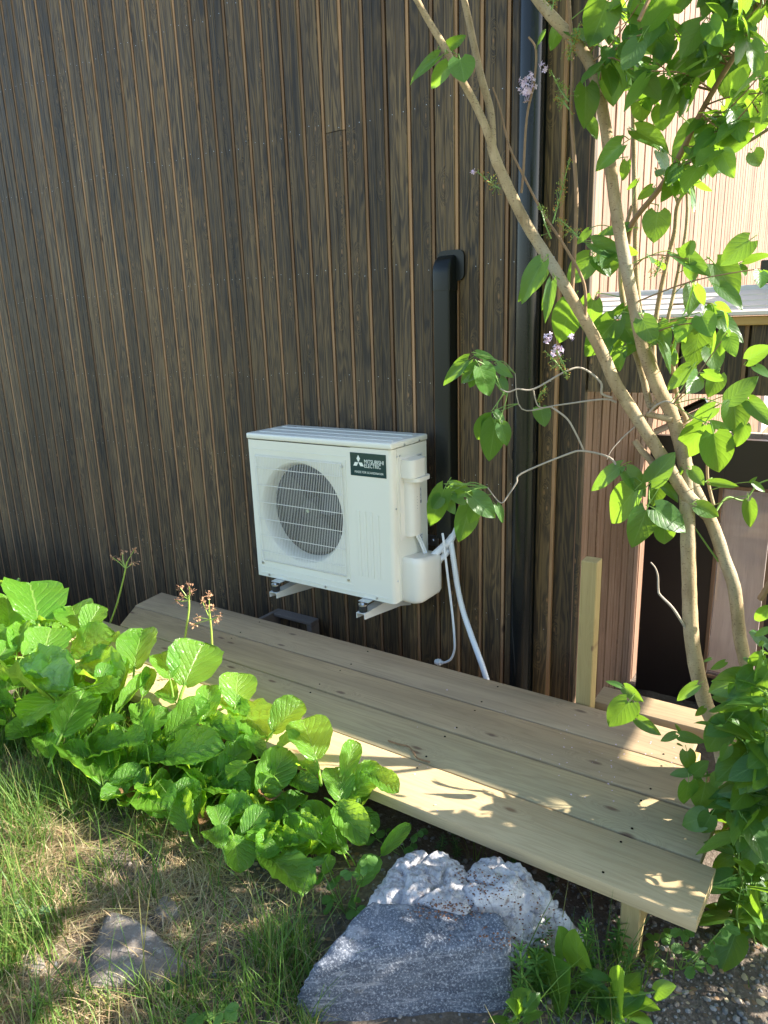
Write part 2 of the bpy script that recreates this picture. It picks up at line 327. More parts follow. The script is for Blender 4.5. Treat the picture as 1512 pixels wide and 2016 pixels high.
# ================================================================== timber house
house = thing('timber_house', (0, .3, -.5), 'dark stained timber house with vertical board cladding behind the heat pump', 'house')
PITCH = .1104; ZB, ZT = -1.15, 3.55
wall = MB().box(-4.6, 1.44, .03, 7.6, ZB, ZT).build('wall', M['stain'], house)
def board_mesh(name, zl, zh, pitch=PITCH, fw=.0885, mats=('stain', 'bare')):
    m = MB(); d = .004
    # planed face with eased edges and a shallow centre V, then the thinner bare tongue
    pr = [(0, .022), (0, .003), (.002, 0), (fw*.5-.002, 0), (fw*.5, .0015), (fw*.5+.002, 0), (fw-.002, 0), (fw, .003), (fw, .005)]
    prt = [(fw, .005), (pitch-.009, .005), (pitch-.009, .022)]
    for seq, mi in ((pr, 0), (prt, 1)):
        k = len(seq); m.add([(x, y, zl) for x, y in seq]+[(x, y, zh) for x, y in seq], [(i, i+1, k+i+1, k+i) for i in range(k-1)], mi)
    me = bpy.data.meshes.new(name); me.from_pydata(m.v, [], m.f)
    for q in mats: me.materials.append(M[q])
    me.polygons.foreach_set('material_index', m.m); return me
bmesh_full = board_mesh('board', ZB, ZT)
bm_low = board_mesh('board', ZB, 1.99); bm_high = board_mesh('board', 1.993, ZT); bm_low2 = board_mesh('board', ZB, .52); bm_high2 = board_mesh('board', .523, ZT)
nails = MB(); x_r = .926
for k in range(-5, 51):
    xl = x_r-(k+1)*PITCH+.0
    j = random.uniform(-.0015, .0015)
    ms = {5: (bm_low, bm_high)}.get(k, (bmesh_full,))
    if xl+PITCH > 1.456: continue
    for me in ms: link('board', me, wall, Matrix.Translation((xl, j, 0)))
    for zr in (-.12, .5, .93, 1.4, 2.02, 2.6, 3.1):
        for dx in (.02, .074):
            zz = zr+random.uniform(-.02, .02)
            nails.add([(xl+dx+.0015*math.cos(a), -.0012+j, zz+.0015*math.sin(a)) for a in (0, 1.05, 2.1, 3.14, 4.19, 5.24)], [tuple(range(6))])
tag(nails.build('nail', M['nail'], wall), kind='stuff')
MB().box(1.4555, 1.473, -.004, .028, ZB, ZT, .002).build('corner_board', M['stain'], house)
MB().box(-4.9, 1.62, -.10, 7.8, ZT, ZT+.14, .01).build('roof', M['stain'], house)

# balcony skirt to the right, with its sloping sill
SX0, SX1 = 1.482, 3.7
skirt = MB().box(SX0, SX1, .035, .075, .895, 1.125).build('balcony_skirt', M['stain'], house)
sk = board_mesh('board', .893, 1.128); x = SX0
while x+PITCH < SX1: link('board', sk, skirt, Matrix.Translation((x, random.uniform(-.001, .001), 0))); x += PITCH
MB().box(SX0, SX1, -.022, .03, 1.128, 1.158, .003).build('trim_batten', M['yellowbatten'], house)
MB().box(SX0, SX1, .165, 1.5, 1.10, 1.140, .003).build('sun_blocking_floor', M['stain'], house)  # unseen floor slab, added to block sun leaking under the skirt onto the planks
sill = MB().box(SX0, SX1, .0, .22, 1.16, 1.172).build('balcony_sill', M['flash'], house)
for i in range(4):
    y0 = -.045+i*.034; z0 = 1.162+i*.019
    m = MB(); m.prism([(y0, z0), (y0+.036, z0+.0175), (y0+.036, z0+.027), (y0, z0+.011)], 'x', SX0, SX1); m.build('sill_board', M['flash'], sill)
MB().box(SX0, SX1, .093, .16, 1.173, 1.262, .004).build('plinth', M['plaster'], house)
MB().box(2.03, 2.55, .088, .12, 1.264, 1.34, .003).build('planter_box', M['doorpaint'], house)

# sunlit side wall running back from the corner, same boards weathered paler
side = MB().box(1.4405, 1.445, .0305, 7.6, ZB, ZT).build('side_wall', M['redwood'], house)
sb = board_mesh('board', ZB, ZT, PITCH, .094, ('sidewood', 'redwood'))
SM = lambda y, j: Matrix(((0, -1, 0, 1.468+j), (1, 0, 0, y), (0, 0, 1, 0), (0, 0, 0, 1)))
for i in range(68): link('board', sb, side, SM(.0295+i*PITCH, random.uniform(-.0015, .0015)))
w0, w1 = PX(1492, 852, 1.47), PX(1492, 778, 1.47)
wf = MB().box(1.455, 1.50, w0.y, w0.y+.07, w0.z, w1.z+.3, .003).box(1.455, 1.50, w0.y+1.3, w0.y+1.37, w0.z, w1.z+.3, .003).box(1.456, 1.505, w0.y+.0705, w0.y+1.2995, w0.z, w0.z+.08, .003).box(1.456, 1.50, w0.y+.0705, w0.y+1.2995, w1.z+.23, w1.z+.3, .003).build('window', M['flash'], side)
MB().box(1.471, 1.48, w0.y+.071, w0.y+1.299, w0.z+.081, w1.z+.229).build('pane', M['glass'], wf)

# dark door leaf with a tall narrow light
DY = .92; p1 = P(1283, 856, DY); p1.x = max(p1.x, 1.475); dx0 = p1.x; dzt = p1.z
door = thing('dark_door', (2.0, DY, -.45), 'dark brown door leaf with tall narrow window, beyond the lilac trunks', 'door')
q0 = P(1424, 962, DY); q1 = P(1482, 1346, DY); gx0, gx1, gz0, gz1 = q0.x, q1.x+.0, q1.z, q0.z
gx1 = max(gx1, gx0+.065)
MB().box(dx0, gx0, DY, DY+.05, -1.3, dzt, .003).box(gx1, 3.3, DY, DY+.05, -1.3, dzt, .003).box(gx0, gx1, DY+.001, DY+.049, gz1, dzt-.001).box(gx0, gx1, DY+.001, DY+.049, -1.3, gz0).build('door_leaf', M['doorpaint'], door)
fr = MB()
for a, b in ((gx0-.018, gx0), (gx1, gx1+.018)): fr.box(a, b, DY-.008, DY-.0005, gz0-.018, gz1+.018, .002)
fr.box(gx0, gx1, DY-.008, DY-.0005, gz1, gz1+.018, .002).box(gx0, gx1, DY-.008, DY-.0005, gz0-.018, gz0, .002); fr.build('window_frame', M['redwood'], door)
MB().box(gx0+.001, gx1-.001, DY+.022, DY+.028, gz0+.001, gz1-.001).build('pane', M['pane'], door)

pj0, pj1 = P(1405, 1100, 1.15), P(1510, 1100, 1.15); MB().box(pj0.x, pj1.x, 1.14, 1.18, -1.3, dzt, .003).build('inner_jamb', M['palewood'], door)
# slanted rail on top of the door
rail = thing('slanted_rail', P(1340, 815, .94), 'short slanted white rail with black top, just above the dark door', 'rail')
MB().tube([P(1290, 850, .94), P(1390, 806, .94)], .016, 8).build('rail_tube', M['flash'], rail, 40)
MB().tube([P(1336, 814, .94), P(1391, 788, .94)], .018, 8).build('dark_cap', M['blacksteel'], rail, 40)
c_ = P(1372, 816, .94); MB().box(c_.x-.012, c_.x+.012, .93, .95, dzt+.001, c_.z, .002).build('upright', M['blacksteel'], rail)

# ------------------------------------------------------------------ downpipe
dp = thing('downpipe', (1.250, -.06, -.5), 'glossy black round downpipe near the right end of the dark wall', 'downpipe')
dprofile = [(.047*math.cos(a)*(1+.0*math.cos(a*6)), .047*math.sin(a)) for a in np.linspace(0, 2*math.pi, 40, endpoint=False)]
MB().prism([(1.250+a, -.062+b) for a, b in dprofile], 'z', -.6, 3.5).build('pipe', M['blacksteel'], dp, 35)
for z in (.62, 2.45):
    MB().prism([(1.250+a*1.06, -.062+b*1.06) for a, b in dprofile], 'z', z, z+.035).box(1.244, 1.256, -.016, -.0005, z, z+.03).build('clip', M['blacksteel'], dp, 35)
MB().box(1.214, 1.286, -.0045, -.0015, -.6, 3.5).build('back_plate', M['blackplastic'], dp)

# ------------------------------------------------------------------ black trunking over the refrigerant pipes
tk = thing('pipe_trunking', (.865, -.03, .2), 'black square plastic trunking running up the wall right of the heat pump', 'trunking')
TX0, TX1, TYF = .836, .914, -.072
def rr(x0, x1, y0, y1, r, back=True):
    o = [(x0, y1)]
    for cx_, cy_, a0 in ((x0+r, y0+r, math.pi), (x1-r, y0+r, 1.5*math.pi)): o += [(cx_+r*math.cos(a0+t*math.pi/2), cy_+r*math.sin(a0+t*math.pi/2)) for t in (0, .25, .5, .75, 1)]
    return o+[(x1, y1)]
MB().prism(rr(TX0, TX1, TYF, -.001, .010), 'z', .225, 1.30).build('channel', M['blackplastic'], tk, 30)
el = MB(); rings_ = []
for i in range(9):  # elbow turning into the wall
    a = i/8*math.pi/2; hw = (TX1-TX0)/2+.003; cxm = (TX0+TX1)/2
    cy_, cz_ = -.002, 1.365; R0 = .002; R1 = .073
    inner = V((cxm, cy_-R0*math.cos(a), cz_+R0*math.sin(a))); outer = V((cxm, cy_-R1*math.cos(a), cz_+R1*math.sin(a))); rings_.append((inner, outer, hw))
base_o = [V((TX0-.003, -.001, 1.297)), V((TX0-.003, TYF-.003, 1.297)), V((TX1+.003, TYF-.003, 1.297)), V((TX1+.003, -.001, 1.297))]
def ringv(i, o, hw, ch=.012):
    d = (o-i); L_ = d.length; d.normalize(); X = V((1, 0, 0))
    return [i-X*hw, o-X*hw-d*ch, o-X*(hw-ch*.35)-d*ch*.3, o-X*(hw-ch), o+X*(hw-ch), o+X*(hw-ch*.35)-d*ch*.3, o+X*hw-d*ch, i+X*hw]
rv = [ringv(V((cxm, -.001, 1.297)), V((cxm, TYF-.003, 1.297)), hw)]+[ringv(*r_) for r_ in rings_]
vv = [p for r_ in rv for p in r_]; n8 = 8
el.add(vv, [(i*n8+k, i*n8+(k+1) % n8, (i+1)*n8+(k+1) % n8, (i+1)*n8+k) for i in range(len(rv)-1) for k in range(n8)]+[tuple(range(n8))]); el.build('elbow_cap', M['blackplastic'], tk, 50)
fl = MB(); o = []
for cx_, cz_, a0 in ((.855, 1.43, math.pi/2), (.855, 1.36, math.pi), (.926, 1.36, 1.5*math.pi), (.926, 1.43, 0)): o += [(cx_+.026*math.cos(a0+t*math.pi/2), cz_+.026*math.sin(a0+t*math.pi/2)) for t in (0, .33, .67, 1)]
fl.prism(o, 'y', -.014, -.0012); fl.build('wall_flange', M['blackplastic'], tk, 40)

# ================================================================== HEAT PUMP
YF, YB, W_, H_ = -.365, -.08, .8, .6726
hp = thing('heat_pump', (.4, -.22, 0), 'white outdoor heat pump unit with round fan grille on the dark wall', 'heat pump')
HC = (.300, .347); HR = .240; NSEG = 64
m = MB()
def perim(a, x0, x1, z0, z1):
    dx, dz = math.cos(a), math.sin(a); t = 1e9
    if dx > 1e-9: t = min(t, (x1-HC[0])/dx)
    if dx < -1e-9: t = min(t, (x0-HC[0])/dx)
    if dz > 1e-9: t = min(t, (z1-HC[1])/dz)
    if dz < -1e-9: t = min(t, (z0-HC[1])/dz)
    return HC[0]+dx*t, HC[1]+dz*t
sx0, sx1, sz0, sz1 = .004, .596, .004, H_-.002
angs = sorted([2*math.pi*i/NSEG for i in range(NSEG)]+[math.atan2(z-HC[1], x-HC[0]) % (2*math.pi) for x in (sx0, sx1) for z in (sz0, sz1)])
N = len(angs); rows = [[perim(a, sx0, sx1, sz0, sz1)+(YF,) for a in angs]]
for r_, dy in ((HR, 0), (HR-.004, .003), (HR-.012, .016), (HR-.018, .035), (HR-.020, .075)): rows.append([(HC[0]+r_*math.cos(a), HC[1]+r_*math.sin(a), YF+dy) for a in angs])
m.add([(x, y, z) for row in rows for x, z, y in row], [(i*N+k, i*N+(k+1) % N, (i+1)*N+(k+1) % N, (i+1)*N+k) for i in range(len(rows)-1) for k in range(N)])
rc = .022
arc = [(W_-rc+rc*math.sin(t*math.pi/2), YF+rc-rc*math.cos(t*math.pi/2)) for t in np.linspace(0, 1, 7)]
outl = [(sx1, YF)]+arc+[(W_, -.327), (W_-.002, -.3255), (W_-.002, -.3235), (W_, -.322), (W_, YB), (0, YB), (0, YF+.004), (.0012, YF+.0012), (.004, YF)]
k = len(outl); m.add([(x, y, .0) for x, y in outl]+[(x, y, H_) for x, y in outl], [(i, i+1, k+i+1, k+i) for i in range(k-1)]+[tuple(range(k))])
m.add([(sx0, YF, 0), (sx1, YF, 0), (sx1, YF, sz0), (sx0, YF, sz0)], [(0, 1, 2, 3)])
m.build('casing', M['white'], hp, 40)
em = MB()  # embossed lines of the front sheet
for x in (.615, .648, .681, .714): em.box(x, x+.016, YF-.0013, YF+.001, .10, .40 if x < .7 else .39, .002)
em.box(.02, .57, YF-.0018, YF+.001, .628, .6305, .0008).box(.02, .58, YF-.0018, YF+.001, .047, .0495, .0008).box(.02, .775, YF-.0022, YF+.001, .018, .0225, .001)
em.box(.03, .034, YF-.002, YF+.001, .06, .615, .001).box(.562, .566, YF-.002, YF+.001, .06, .615, .001)
em.build('embossing', M['white'], hp)
scr = MB()
for x, z in ((.075, .012), (.42, .012), (.705, .012)): scr.tube([(x, YF-.003, z), (x, YF+.001, z)], .0055, 10)
for y, z in ((-.352, .1), (-.35, .42), (-.335, .64), (-.312, .64)): scr.tube([(W_+.0025, y+.012, z), (W_-.003, y+.012, z)], .0045, 8)
for y in (-.27, -.15): scr.tube([(W_+.0085, y, H_+.01), (W_+.003, y, H_+.01)], .0045, 8)
for x, z in ((.545, .585), (.555, .07), (.04, .07)): scr.tube([(x, YF-.005, z), (x, YF+.001, z)], .006, 10)
scr.build('screw', M['zinc'], hp, 40)
lid = MB().box(-.005, W_+.005, YF-.006, YB+.006, H_+.0015, H_+.029, .008, seg=3).build('lid', M['white'], hp, 35)
rb_ = MB()
for y in (-.315, -.235, -.155): rb_.box(.03, .775, y, y+.012, H_+.0275, H_+.0312, .0018)
rb_.build('lid_rib', M['white'], lid)
lo = MB(); [lo.box(.045+.012*i, .053+.012*i, -.15, -.14, H_+.0290, H_+.0295) for i in range(4)]; lo.box(.04, .1, -.132, -.126, H_+.0290, H_+.0295); lo.build('lid_mark', M['ink'], lid)
g = MB(); gx = np.linspace(.049, .543, 54)
for x in gx:
    g.tube([(x, YF+.001, .604), (x, YF-.009, .601), (x, YF-.015, .588), (x, YF-.015, .1), (x, YF-.009, .086), (x, YF+.001, .083)], .00095, 5)
for z in (.135, .215, .297, .379, .461, .543): g.tube([(.045, YF-.002, z), (.049, YF-.0125, z), (.30, YF-.0125, z), (.543, YF-.0125, z), (.547, YF-.002, z)], .0016, 5)
for z in (.597, .090): g.tube([(.045, YF-.008, z), (.547, YF-.008, z)], .0018, 5)
for x in (.046, .546): g.tube([(x, YF-.006, .088), (x, YF-.006, .6)], .0018, 5)
g.build('grille', M['whitewire'], hp, 60)
fan = MB().tube([(HC[0], YF+.055, HC[1]), (HC[0], YF+.058, HC[1]), (HC[0], YF+.12, HC[1])], [.036, .05, .05], 24).build('fan', M['fan'], hp, 40)
MB().tube([(HC[0], YF+.046, HC[1]), (HC[0], YF+.056, HC[1])], [.009, .011], 6).build('hub_nut', M['zinc'], fan)
for b in range(3):
    a0 = b*2*math.pi/3+.5; vs_ = []
    for i in range(7):
        for j in range(7):
            r_ = .045+.163*i/6; a = a0+(j/6-.5)*(1.25+.1*i/6)+.35*(i/6)**2; vs_.append((HC[0]+r_*math.cos(a), YF+.065+.055*j/6, HC[1]+r_*math.sin(a)))
    MB().add(vs_, [(i*7+j, i*7+j+1, (i+1)*7+j+1, (i+1)*7+j) for i in range(6) for j in range(6)]).build('blade', M['fan'], fan, 60)
co_ = MB().box(.02, .58, YF+.145, YF+.15, .02, .64)
for i in range(46): co_.box(.03+i*.012, .034+i*.012, YF+.138, YF+.1455, .03, .63)
co_.build('heat_exchanger', M['coil'], hp)
# badge
bx0, bx1, bz0, bz1 = .593, .775, .553, .652
bd = MB().box(bx0, bx1, YF-.0022, YF-.0003, bz0, bz1, .0006).build('badge', M['badge'], hp)
def text(name, body, size, x, z, mat, parent, y, width=None, shear=0, offset=0.0):
    cu = bpy.data.curves.new(name, 'FONT'); cu.body = body; cu.size = size; cu.extrude = .0002; cu.shear = shear; cu.offset = offset
    to = bpy.data.objects.new(name, cu); C.objects.link(to); bpy.context.view_layer.update()
    me = bpy.data.meshes.new_from_object(to.evaluated_get(bpy.context.evaluated_depsgraph_get())); bpy.data.objects.remove(to); me.materials.append(mat)
    xs_ = [v.co.x for v in me.vertices]; s_ = width/(max(xs_)-min(xs_)) if width else 1; x0 = min(xs_)
    for v in me.vertices: v.co = ((v.co.x-x0)*s_+x, y-v.co.z, v.co.y+z)
    return link(name, me, parent)
YT = YF-.0026
text('lettering', 'MITSUBISHI', .0235, .6665, .6095, M['print'], bd, YT, .098, 0, .0001)
text('lettering', 'ELECTRIC', .0235, .6665, .5915, M['print'], bd, YT, .083, 0, .0001)
text('lettering', 'MADE FOR SCANDINAVIA', .0135, .615, .566, M['print'], bd, YT, .146, .22, 0.0)
dm = MB(); ex, ez, q = .6365, .6125, .0135
def rhomb(cx_, cz_, a, b, ang):
    pts = [(0, b), (a, 0), (0, -b), (-a, 0)]; ca, sa = math.cos(ang), math.sin(ang); dm.prism([(cx_+u*ca-v*sa, cz_+u*sa+v*ca) for u, v in pts], 'y', YT-.0003, YT+.0003)
rr_ = .0158
for an in (0, 2*math.pi/3, -2*math.pi/3): rhomb(ex-math.sin(an)*rr_, ez-.001+math.cos(an)*rr_, rr_*math.tan(math.pi/6), rr_*.98, an)
dm.build('emblem', M['print'], bd)
# right side: terminal cover, valve cover, labels
tcv = MB()
def dome(y0, y1, z0, z1, d, r, seg=6):  # rounded cover standing out of the side sheet
    o_ = [(W_-.001, y0)]
    for i in range(seg+1): a = i/seg*math.pi/2; o_.append((W_+d-r+r*math.sin(a), y0+r-r*math.cos(a)))
    for i in range(seg+1): a = i/seg*math.pi/2; o_.append((W_+d-r+r*math.cos(a), y1-r+r*math.sin(a)))
    o_.append((W_-.001, y1)); return o_
tcv.prism(dome(-.275, -.185, 0, 0, .040, .03), 'z', .285, .600)
t_ = tcv.build('terminal_cover', M['whitecover'], hp, 50)
MB().prism(dome(-.298, -.178, 0, 0, .062, .028), 'z', .545, .622).build('cover_hood', M['whitecover'], t_, 50)
MB().prism(dome(-.282, -.160, 0, 0, .074, .030), 'z', .527, .5435).build('hood_lip', M['whitecover'], t_, 50)
MB().box(W_, W_+.003, -.308, -.168, .272, .63, .001).build('back_plate', M['whitecover'], t_)
sl_ = MB()
for i in range(5):
    z = .452-.013*i; sl_.add([(W_+.0403-(.03 if False else 0)-(0 if .25 < t < .8 else .006), -.262+.062*t, z+.002*s_+.006*t) for t in (.15, .5, .85) for s_ in (-1, 1)], [(0, 2, 3, 1), (2, 4, 5, 3)])
sl_.build('louvre', M['ink'], t_)
vc = MB(); o_ = dome(-.302, -.088, 0, 0, .092, .045, 8); kk = len(o_); lev = [(-.012, .80), (-.004, .93), (.01, 1), (.17, 1), (.185, .97), (.197, .86)]
def scl(p, s_): return (W_-.001+(p[0]-W_+.001)*s_, -.195+(p[1]+.195)*(1-(1-s_)*.5))
for z, s_ in lev: vc.v += [(scl(p, s_)[0], scl(p, s_)[1], z+(.0 if z < .1 else -.12*(p[1]+.302))) for p in o_]
vc.f = [(i*kk+j, i*kk+(j+1) % kk, (i+1)*kk+(j+1) % kk, (i+1)*kk+j) for i in range(len(lev)-1) for j in range(kk)]+[tuple(range(kk)), tuple((len(lev)-1)*kk+j for j in range(kk))]; vc.m = [0]*len(vc.f)
vc.build('valve_cover', M['whitecover'], hp, 50)
for y0, y1, z0, z1 in ((-.168, -.118, .50, .625), (-.158, -.130, .40, .475), (-.165, -.125, .215, .262)):
    lb = MB().box(W_+.0002, W_+.0008, y0, y1, z0, z1).build('spec_label', M['labelwhite'], hp)
    li = MB(); z = z1-.006; i = 0
    while z > z0+.004:
        li.box(W_+.0009, W_+.0012, y0+.004, y1-.004-random.uniform(0, .012), z-.0028, z); z -= .006; i += 1
    li.box(W_+.0009, W_+.0012, y1-.014, y1-.003, z0+.003, z0+.016); li.build('label_print', M['ink'], lb)
for dy in (0, .014):
    MB().tube(smoothpts([(W_+.012, -.205+dy, .30), (W_+.014, -.20+dy, .27), (W_+.022, -.178+dy, .225), (W_+.03, -.16+dy, .175)]), .0055, 8).build('supply_lead', M['whitepipe'], hp, 60)
# wall brackets
for bx in (.135, .648):
    br = thing('wall_bracket', (bx, -.2, -.06), 'white channel bracket under the %s end of the heat pump' % ('left' if bx < .4 else 'right'), 'bracket', 'wall brackets under the heat pump')
    a = MB(); w2 = .021
    for s_ in (-1, 1):
        o_ = [(-.415, -.052), (-.0305, -.052), (-.0305, -.145), (-.12, -.118), (-.415, -.078)]
        a.prism(o_, 'x', bx+s_*w2-.0015, bx+s_*w2+.0015)
    a.box(bx-w2+.0016, bx+w2-.0016, -.415, -.031, -.0545, -.052); a.build('arm', M['galv'], br)
    MB().box(bx-.03, bx+.03, -.030, -.0025, -.10, .12, .003).build('wall_plate', M['galv'], br)
    for y in (-.392, -.11):
        f = MB().tube([(bx, y, -.0515), (bx, y, -.047), (bx, y, -.026), (bx, y, -.022)], [.018, .019, .019, .018], 16).build('rubber_foot', M['rubber'], br, 40)
        MB().tube([(bx, y, -.0218), (bx, y, -.015)], .0205, 20).tube([(bx, y, -.0148), (bx, y, -.006)], .009, 6).tube([(bx, y, -.006), (bx, y, .001)], .0045, 8).build('bolt', M['zinc'], f, 30)
    MB().box(bx-.02, bx+.035, -.40, -.33, -.006, -.0015, .001).box(bx-.02, bx+.035, -.115, -.09, -.006, -.0015, .001).build('foot_strap', M['zinc'], br)
# strap plate behind the unit, pipes, cable, hose
sp_ = thing('pipe_strap', P(852, 1066, -.03), 'small zinc plate screwed to the wall beside the insulated pipes', 'bracket')
c0 = P(852, 1066, -.004); MB().box(c0.x-.035, c0.x+.03, -.0045, -.0015, c0.z-.02, c0.z+.03, .0008).build('plate', M['zinc'], sp_); MB().tube([(c0.x, -.009, c0.z+.006), (c0.x, -.0045, c0.z+.006)], .006, 6).build('screw', M['zinc'], sp_)
ip = thing('insulated_pipe', (.88, -.1, .2), 'white insulated refrigerant pipes leaving the valve cover for the trunking', 'pipe')
for i, pts in enumerate([[(.845, -.15, .15), (.868, -.13, .175), (.895, -.10, .207), (.915, -.07, .235), (.905, -.04, .262), (.887, -.036, .30)],
                         [(.85, -.13, .118), (.875, -.112, .138), (.902, -.082, .176), (.90, -.045, .222), (.872, -.036, .27), (.866, -.036, .30)]]):
    MB().tube(smoothpts(pts), .0165 if i == 0 else .0135, 12).build('pipe', M['whitepipe'], ip, 60)
Z1 = lambda a, b: (450+a/2.749, 800+b/2.749)
cb = thing('loose_cable', (.95, -.13, .2), 'thin white loose cable hanging beside the hose, ending in a plug', 'cable')
pts = [P(*Z1(a, b), Y) for a, b, Y in ((1158, 688, -.115), (1163, 720, -.125), (1172, 800, -.13), (1190, 950, -.13), (1212, 1130, -.13), (1223, 1260, -.13), (1222, 1320, -.13), (1205, 1365, -.13), (1180, 1383, -.13), (1160, 1387, -.13))]
MB().tube(smoothpts(pts), .0055, 8).build('lead', M['whitepipe'], cb, 60)
e0, e1 = pts[-1], P(*Z1(1120, 1382), -.13); d_ = (e1-e0)
MB().tube([e0, e0+d_*.3, e0+d_*.32, e0+d_*.7, e0+d_*.72, e1], [.008, .009, .015, .016, .013, .012], 12).build('plug', M['whitepipe'], cb, 35)
MB().tube(smoothpts([P(*Z1(1165, 735), -.115), P(*Z1(1160, 800), -.1), P(*Z1(1140, 865), -.09), P(*Z1(1103, 888), -.09)]), .005, 8).build('branch_lead', M['whitepipe'], cb, 60)
hs = thing('drain_hose', (1.0, -.1, -.1), 'pale corrugated drain hose hanging from the pipes down behind the deck', 'hose')
pts = smoothpts([P(*Z1(a, b), Y) for a, b, Y in ((1200, 715, -.07), (1207, 760, -.085), (1222, 860, -.09), (1240, 980, -.09), (1270, 1110, -.10), (1310, 1230, -.13), (1350, 1340, -.17), (1385, 1440, -.2), (1420, 1560, -.22))], 22)
MB().tube(pts, [.0115 if i % 2 else .0138 for i in range(len(pts))], 10).build('hose_body', M['whitepipe'], hs, 80)

# crawl space hatch at wall foot
ch = thing('crawl_hatch', (-.08, -.02, -.5), 'small framed wooden hatch low on the wall below the heat pump', 'hatch')
hb = MB().box(-.19, .035, -.03, -.008, -.8, -.372).build('panel', M['stain'], ch)
for x0 in (-.182, -.112, -.042): MB().box(x0, x0+.066, -.042, -.031, -.8, -.374, .003).build('board', M['stain'], hb)
HG = wood('grey aged frame', 'x', (.12, .10, .085), (.17, .14, .115), (.1, .08, .07), (.06, .04, .03), .75, .4)
MB().box(-.2, .07, -.075, -.008, -.3715, -.352, .003).build('top_frame', HG, ch)
MB().box(.036, .07, -.075, -.008, -.8, -.373, .003).build('side_frame', HG, ch)
m = MB(); m.box(-.225, -.2015, -.40, -.008, -.5, -.352, .003); m.build('wing_board', HG, ch)

# ================================================================== DECK
ZD = -.173
deck = thing('plank_deck', (.8, -.87, -.4), 'narrow raised deck of wide pale pressure treated planks along the wall', 'deck')
PW = .198
def plank(name, x0l, x0r, x1l, x1r, y0, y1, mat, zt_=ZD, th=.036, parent=deck, warp=.0):
    # y0 near, y1 far; slightly skewed ends, eased edges, small sag
    m = MB(); NXX = 14; pr = [(0, -.004), (.004, 0), (.5, .0006*random.choice((-1, 1))), (.996, 0), (1, -.004)]
    prof = [(y0, zt_-th), (y0, zt_-.005), (y0+.0015, zt_-.0015), (y0+.005, zt_), ((y0+y1)/2, zt_+.0007), (y1-.005, zt_), (y1-.0015, zt_-.0015), (y1, zt_-.005), (y1, zt_-th)]
    k = len(prof)
    for i in range(NXX+1):
        t = i/NXX
        for y, z in prof:
            s_ = (y-y0)/(y1-y0); xa = x0l+(x0r-x0l)*s_; xb = x1l+(x1r-x1l)*s_
            m.v.append((xa+(xb-xa)*t, y+.0016*math.sin(t*5+y0*40), z+warp*math.sin(t*3.1)))
    m.f = [(i*k+j, i*k+(j+1) % k, (i+1)*k+(j+1) % k, (i+1)*k+j) for i in range(NXX) for j in range(k)]+[tuple(range(k)), tuple(NXX*k+j for j in range(k))]; m.m = [0]*len(m.f)
    return m.build(name, mat, parent, 30)
yb_ = -.4708
plank('plank', -.60, -.60, 2.195, 2.203, yb_-4*PW+.001, yb_-3*PW-.003, M['deck'][0])
plank('plank', -.60, -.60, 2.165, 2.172, yb_-3*PW+.003, yb_-2*PW-.003, M['deck'][1], ZD-.001)
plank('plank', -.44, -.575, 2.11, 2.12, yb_-2*PW+.003, yb_-1*PW-.003, M['deck'][2], ZD+.0005)
plank('plank', -.585, -.615, 2.05, 2.05, yb_-1*PW+.003, yb_-.0, M['deck'][3])
m5 = plank('plank', 1.68, 1.68, 2.45, 2.45, -.40, -.27, M['deck'][3], -.188)
MB().box(2.02, 2.068, -1.245, -1.197, -.75, ZD-.042, .003).build('leg', M['post'], deck)
MB().box(2.10, 2.148, -.95, -.90, -.75, ZD-.042, .003).build('leg', M['post'], deck)
MB().box(.5, .548, -1.245, -1.197, -.8, ZD-.042, .003).build('leg', M['post'], deck)
MB().box(2.021, 2.067, -1.196, -.50, ZD-.14, ZD-.042, .003).build('joist', M['post'], deck)
MB().box(.501, .547, -1.196, -.50, ZD-.14, ZD-.042, .003).build('joist', M['post'], deck)
dc = MB()
for x in (.13, .75, 1.35, 1.98):
    for r_ in range(4):
        for s_ in (.16, .82):
            yy = yb_-PW*(r_+1)+PW*s_; xx = x+random.uniform(-.012, .012); dc.tube([(xx, yy, ZD-.004), (xx, yy, ZD+.0014)], .0034, 8)
tag(dc.build('screw', M['blacksteel'], deck), kind='stuff')
# post
po = P(1145, 1104, -.43); tp = thing('timber_post', (1.67, -.40, -.6), 'square yellowish timber post standing at the back edge of the deck', 'post')
pc = P(1164, 1102, -.44); MB().box(pc.x-.028, pc.x+.028, -.462, -.405, -.75, pc.z, .003).build('shaft', M['post'], tp)
# twig on the deck
tw = [PZ(a, b, ZD+.005) for a, b in ((764, 1458), (785, 1465), (805, 1470), (815, 1483), (823, 1493), (846, 1500))]
tag(MB().tube(smoothpts(tw), [.0028]*21, 6).build('fallen_twig', M['twig'], smooth=60), 'thin reddish brown twig lying on the middle deck plank', 'twig')
# fallen petals
pm = MB()
for i in range(80):
    px_, py_ = random.gauss(1220, 100), random.gauss(1480, 35)
    if i > 50: px_, py_ = random.uniform(760, 1350), random.uniform(1350, 1600)
    p = PZ(px_, py_, ZD+.003)
    if not (-.5 < p.x < 2.03 and -1.25 < p.y < -.48): continue
    s_ = random.uniform(.0012, .003); a = random.random()*6
    pm.add([(p.x+s_*math.cos(a+t)*(1 if t % 2 else 1.6), p.y+s_*math.sin(a+t), p.z+.001*(t % 2)) for t in (0, 1.57, 3.14, 4.71)], [(0, 1, 2, 3)])
tag(pm.build('fallen_petals', M['petal']), 'scatter of tiny pale fallen petals on the deck planks', 'petals', kind='stuff')

